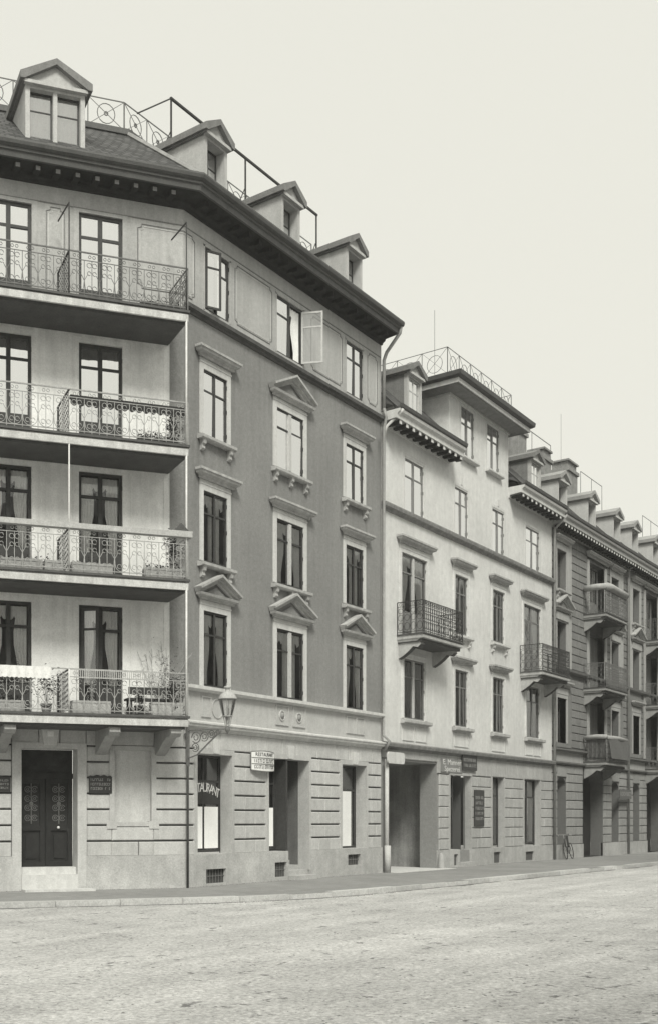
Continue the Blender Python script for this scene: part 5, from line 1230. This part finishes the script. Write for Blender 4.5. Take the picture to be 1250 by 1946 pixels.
    for j, (c, d) in enumerate(rows):
        for a, b in w_bays:
            wn = window(T, FS, a, b, c, d, y=.28, cols=2, tr=.30, fw=.06, cur='drape' if j else None, g='glassdark' if j < 2 else 'glass', hinges=False, depth_in=.9)
            W, H = b-a, d-c; yy = .28
            if j == 0: sub('light_lintel', MB().box(-.16, W+.16, -yy-.03, -yy+.0, H+.16, H+.42), M['clight'], wn); hood(wn, W, H, .10, .46, M['clight'], .28, 'flat'); sub('window_surround', MB().box(-.13, -.0, -yy-.02, -.001, 0, H+.14).box(W, W+.13, -yy-.02, -.001, 0, H+.14).box(0, W, -yy-.02, -.001, H, H+.14), M['clight'], wn)
            elif j == 1: hood(wn, W, H, .20, .42, M['clight'], .28, 'ped'); sub('lintel_panel', MB().box(-.18, W+.18, -yy-.06, -yy-.011, H+.06, H+.36), M['clight'], wn)
            else: hood(wn, W, H, .16, .30, M['clight'], .28, 'flat'); sill(wn, W, .12, M['clight'], .28, z=-.14, brackets=2)
    for j, (a, b, c, d, _) in enumerate(dd):
        wn = window(T, FS, a, b, c, d, y=.33, cols=3, tr=.0, fw=.06, mid=.07, m=fr_l, panel=(d-c)*.96 if j < 2 else .8, cur=None if j < 2 else 'net', g='glasslow', hinges=False, depth_in=1.0, name='balcony_door', curm=M['curtain'])
        if j == 2: hood(wn, b-a, d-c, .28, .16, M['clight'], .33, 'flat')
    bu = u(3.95, 7.05)
    for j, zt in enumerate((4.20, 7.46, 10.72)): small_balcony(T, bu[0], bu[1], zt, d=.98, m='iron', ms='cstone', h=1.05)
    # eaves, roof, dormers
    part('eave_cornice', MB().sweep([(x0+.005, 0), (x1-.005, 0)], [(p, z-.16) for p, z in CP], close=True), M['clight'], T)
    part('eave_soffit', MB().sweep([(x0+.02, 0), (x1-.02, 0)], [(.07, 13.94), (.485, 13.975), (.485, 13.995), (.07, 13.958)], close=True), soffB, T)
    part('gutter', MB().sweep([(x0+.005, 0), (x1-.005, 0)], [(p, z-.16) for p, z in GP], close=True), M['gutter'], T)
    bracket_row(T, [x0+.25 + .36*k for k in range(28)], 13.995)
    def rz(y): return 14.34 + (y+.55)*1.05
    part('mansard_roof', MB().sweep([(x0, 0), (x1, 0)], [(.52, 14.34), (-2.2, 17.2), (-6, 17.3)], uvs=True), M['slate'], T)
    for c in (.75, 4.55, 8.2):
        a, b = u(c, c+1.12); dormer(T, FS, a, b, 14.75, 16.02, 16.50, .0, rz, m=mat('pale_dormer', .50, var=.08, scale=6, streak=.1), mr=M['zinc'], cur='drape')
    part('rainwater_pipe', MB().tube([(x0+.04, -.62, 14.25), (x0+.02, -.40, 14.0), (x0+.02, -.12, 13.75), (x0+.02, -.12, 0)], .055, 8), M['zinc'], T, smooth=True)
    part('drying_frame', MB().tube([(x0+8.2, 1.5, 17.1), (x0+8.2, 1.5, 18.4), (x0+11.4, 1.5, 18.4), (x0+11.4, 1.5, 17.1)], .016).tube([(x0+9.8, 1.5, 17.1), (x0+9.8, 1.5, 18.4)], .014), M['iron'], T)
    if not flip: part('lightning_rod', MB().tube([(x0+5.2, 1.4, 17.0), (x0+5.2, 1.4, 20.3)], .008, 5), M['iron'], T)
    return T
T1 = tenement('stone_tenement', 'grey block-built tenement with pale window strips, right next to the white house', 25.36, False)
T2 = tenement('stone_tenement', 'second grey tenement from the white house, cut by the right edge of the photo', 35.58, True)
T3 = tenement('stone_tenement', 'third grey tenement, beyond the two next to the white house', 45.80, False)
for t in (T1, T2, T3): t['group'] = 'grey tenements along the street'
chimney(T1, 28.1, 29.0, 1.3, .7, 16.8, 18.15); chimney(T1, 31.2, 32.5, 1.3, .8, 16.6, 18.40)
# rugs and the sign on the tenements
def rug(label, u0, u1, z0, z1, y, roll=True, fl=.10, m='rug', name='rug', rz=0):
    o = thing(name, label, 'rug', (u0, y, z0), rz); W = u1-u0; H = z1-z0; mb = MB(); nx, nz = 16, 6
    for j in range(nz+1):
        for i in range(nx+1): s, t = i/nx, j/nz; mb.v.append((W*s + .04*math.sin(t*3), -.05 - fl*(1-t) + .03*math.sin(s*9+t*2), H*t))
    for j in range(nz):
        for i in range(nx): mb.f.append((j*(nx+1)+i, j*(nx+1)+i+1, (j+1)*(nx+1)+i+1, (j+1)*(nx+1)+i))
    sub('hanging_part', mb, M[m], o, smooth=True)
    if roll: sub('fold', MB().tube([(-.05, .02, H+.02), (W*.5, .0, H+.05), (W+.05, .02, H+.01)], .10, 8), M['clight'] if m != 'rug' else M['box'], o, smooth=True)
    return o
rug('large patterned rug hung over the front rail of the lowest tenement balcony', 29.5, 32.2, 4.35, 5.25, -1.0)
rug('grey blanket hung over the near side of the lowest tenement balcony', 29.25, 30.1, 4.42, 5.27, -.98, rz=R(88))
o = thing('bedding', 'pale rolled bedding airing on the rail of the top tenement balcony', 'bedding', (29.3, -.98, 11.86))
sub('roll', MB().tube([(0, 0, .02), (.7, -.02, .05), (1.7, 0, .03), (2.9, .02, .02)], .16, 10), M['clight'], o, smooth=True); sub('fold', MB().tube([(-.02, .9, .02), (0, .4, .04), (0.02, .0, .02)], .14, 10), M['clight'], o, smooth=True)
plaque('round-ended dark sign hanging before the tenement arches', FS, 33.5, 35.4, 2.66, 3.12, -.30, wavy=True, lines=1, name='shop_sign')
# bicycle leaning at the foot of the tenement
bi = thing('bicycle', 'bicycle leaning on the tenement wall beside the white house', 'bicycle', (25.75, -.42, 0), R(6))
def wheel(x, st=0):
    wm = MB().ring((0, 0, 0), .33, .018, n=24, k=5); o = sub('wheel', wm, M['irondark'], bi, (x, 0, .35), (R(-10), 0, R(st)))
    return o
wheel(.0, 24); wheel(1.05)
sp = MB()
for x in (0, 1.05):
    for k in range(12): an = k*math.pi/6; sp.tube([(x, .0, .35), (x+.32*math.cos(an), .058*math.sin(an), .35+.32*math.sin(an))], .003, 3)
sub('spokes', sp, M['ironlight'], bi)
fmb = MB(); yy = lambda z: (z-.35)*.176
def pz(x, z): return (x, yy(z), z)
for a, b in (((.18, .88), (.0, .35)), ((.20, .80), (.46, .32)), ((.20, .86), (.70, .88)), ((.46, .32), (.70, .90)), ((.70, .88), (1.05, .35)), ((.46, .32), (1.05, .35)), ((.70, .88), (.72, 1.0))): fmb.tube([pz(*a), pz(*b)], .016, 6)
sub('frame', fmb, M['irondark'], bi); sub('saddle', MB().prism([(.58, yy(1.0)-.02, 1.0), (.84, yy(1.0)-.08, 1.02), (.84, yy(1.0)+.08, 1.02), (.58, yy(1.0)+.02, 1.0)], (0, 0, .045)), M['awn'], bi)
sub('handlebar', MB().tube([(.30, -.16, .98), (.18, -.20, 1.02), (.15, .08, 1.03), (.18, .36, 1.02), (.30, .34, .98)], .014, 6).tube([pz(.18, .86), pz(.15, 1.03)], .014, 6), M['ironlight'], bi)
sub('pedals', MB().tube([(.46, .0, .32), (.46, -.12, .18), (.46, -.2, .18)], .012, 5).ring((.46, .0, .32), .09, .01, n=12), M['irondark'], bi)
sub('coat', MB().prism([(.42, -.05, .55), (.60, -.03, .50), (.68, .05, .98), (.50, .05, 1.0)], (0, .06, 0)), M['awn'], bi)

# ------------------------------------------------------------------ houses on the other side of the street (seen only as reflections in the panes)
def facing_house(label, x, y, rz, L, H, storeys=5):
    o = thing('facing_house', label, 'house', (x, y, 0), rz, 'houses across the street'); n = int(L/2.6); hol = []
    for k in range(n):
        for s in range(storeys): a = (k+.5)*L/n - .55; z = 1.0 + s*(H-1.2)/storeys; hol.append((a, a+1.1, z, z+1.9))
    mb = wall_mb(0, L, 0, H, hol, .25); mb.quad((0, 0, 0), (0, 0, H), (0, 9, H), (0, 9, 0)).quad((L, 0, 0), (L, 9, 0), (L, 9, H), (L, 0, H)).quad((0, 9, 0), (0, 9, H), (L, 9, H), (L, 9, 0)).quad((0, 0, H), (L, 0, H), (L, 9, H), (0, 9, H))
    sub('wall', mb, M['farwall'], o)
    sub('cornice', MB().sweep([(0, 0), (L, 0)], [(0, H-.4), (.1, H-.4), (.5, H-.1), (.6, H), (0, H)], close=True), M['farwall'], o)
    sub('roof', MB().prism([(0, -.5, H+.01), (0, 3, H+2.0), (0, 6, H+2.0), (0, 9, H+.01)], (L, 0, 0)), M['slateflat'], o)
    pm_ = MB().quad((0, 0, 0), (1.1, 0, 0), (1.1, 0, 1.9), (0, 0, 1.9)).mesh('window', M['dark'])
    for a, b, c, d in hol: sub('window', pm_, None, o, (a, .24, c))
for k in range(3): facing_house(['first', 'middle', 'last'][k] + ' house of the row facing the street from the other side', 14+(k+1)*17.5-.02, -17.5, R(180), 17.4, 18.2)
facing_house('house on the far side of the crossing, facing the canted corner front', 6, -31, R(180)+FC.a*.35, 34, 17.2)

# ------------------------------------------------------------------ thin street haze: closed box round camera and scene, sky outside
hz = part('haze', MB().box(-320, 320, -320, 320, -1.2, 23.5), None, None); tag(hz, 'thin even haze filling the street', 'haze', kind='stuff')
hm = bpy.data.materials.new('street_haze'); hm.use_nodes = True; hn = hm.node_tree; hn.nodes.clear()
ho = hn.nodes.new('ShaderNodeOutputMaterial'); pvn = hn.nodes.new('ShaderNodeVolumePrincipled'); pvn.inputs['Color'].default_value = (.95, .95, .93, 1); pvn.inputs['Density'].default_value = 0.0008
hn.links.new(pvn.outputs[0], ho.inputs['Volume']); hz.data.materials.append(hm)
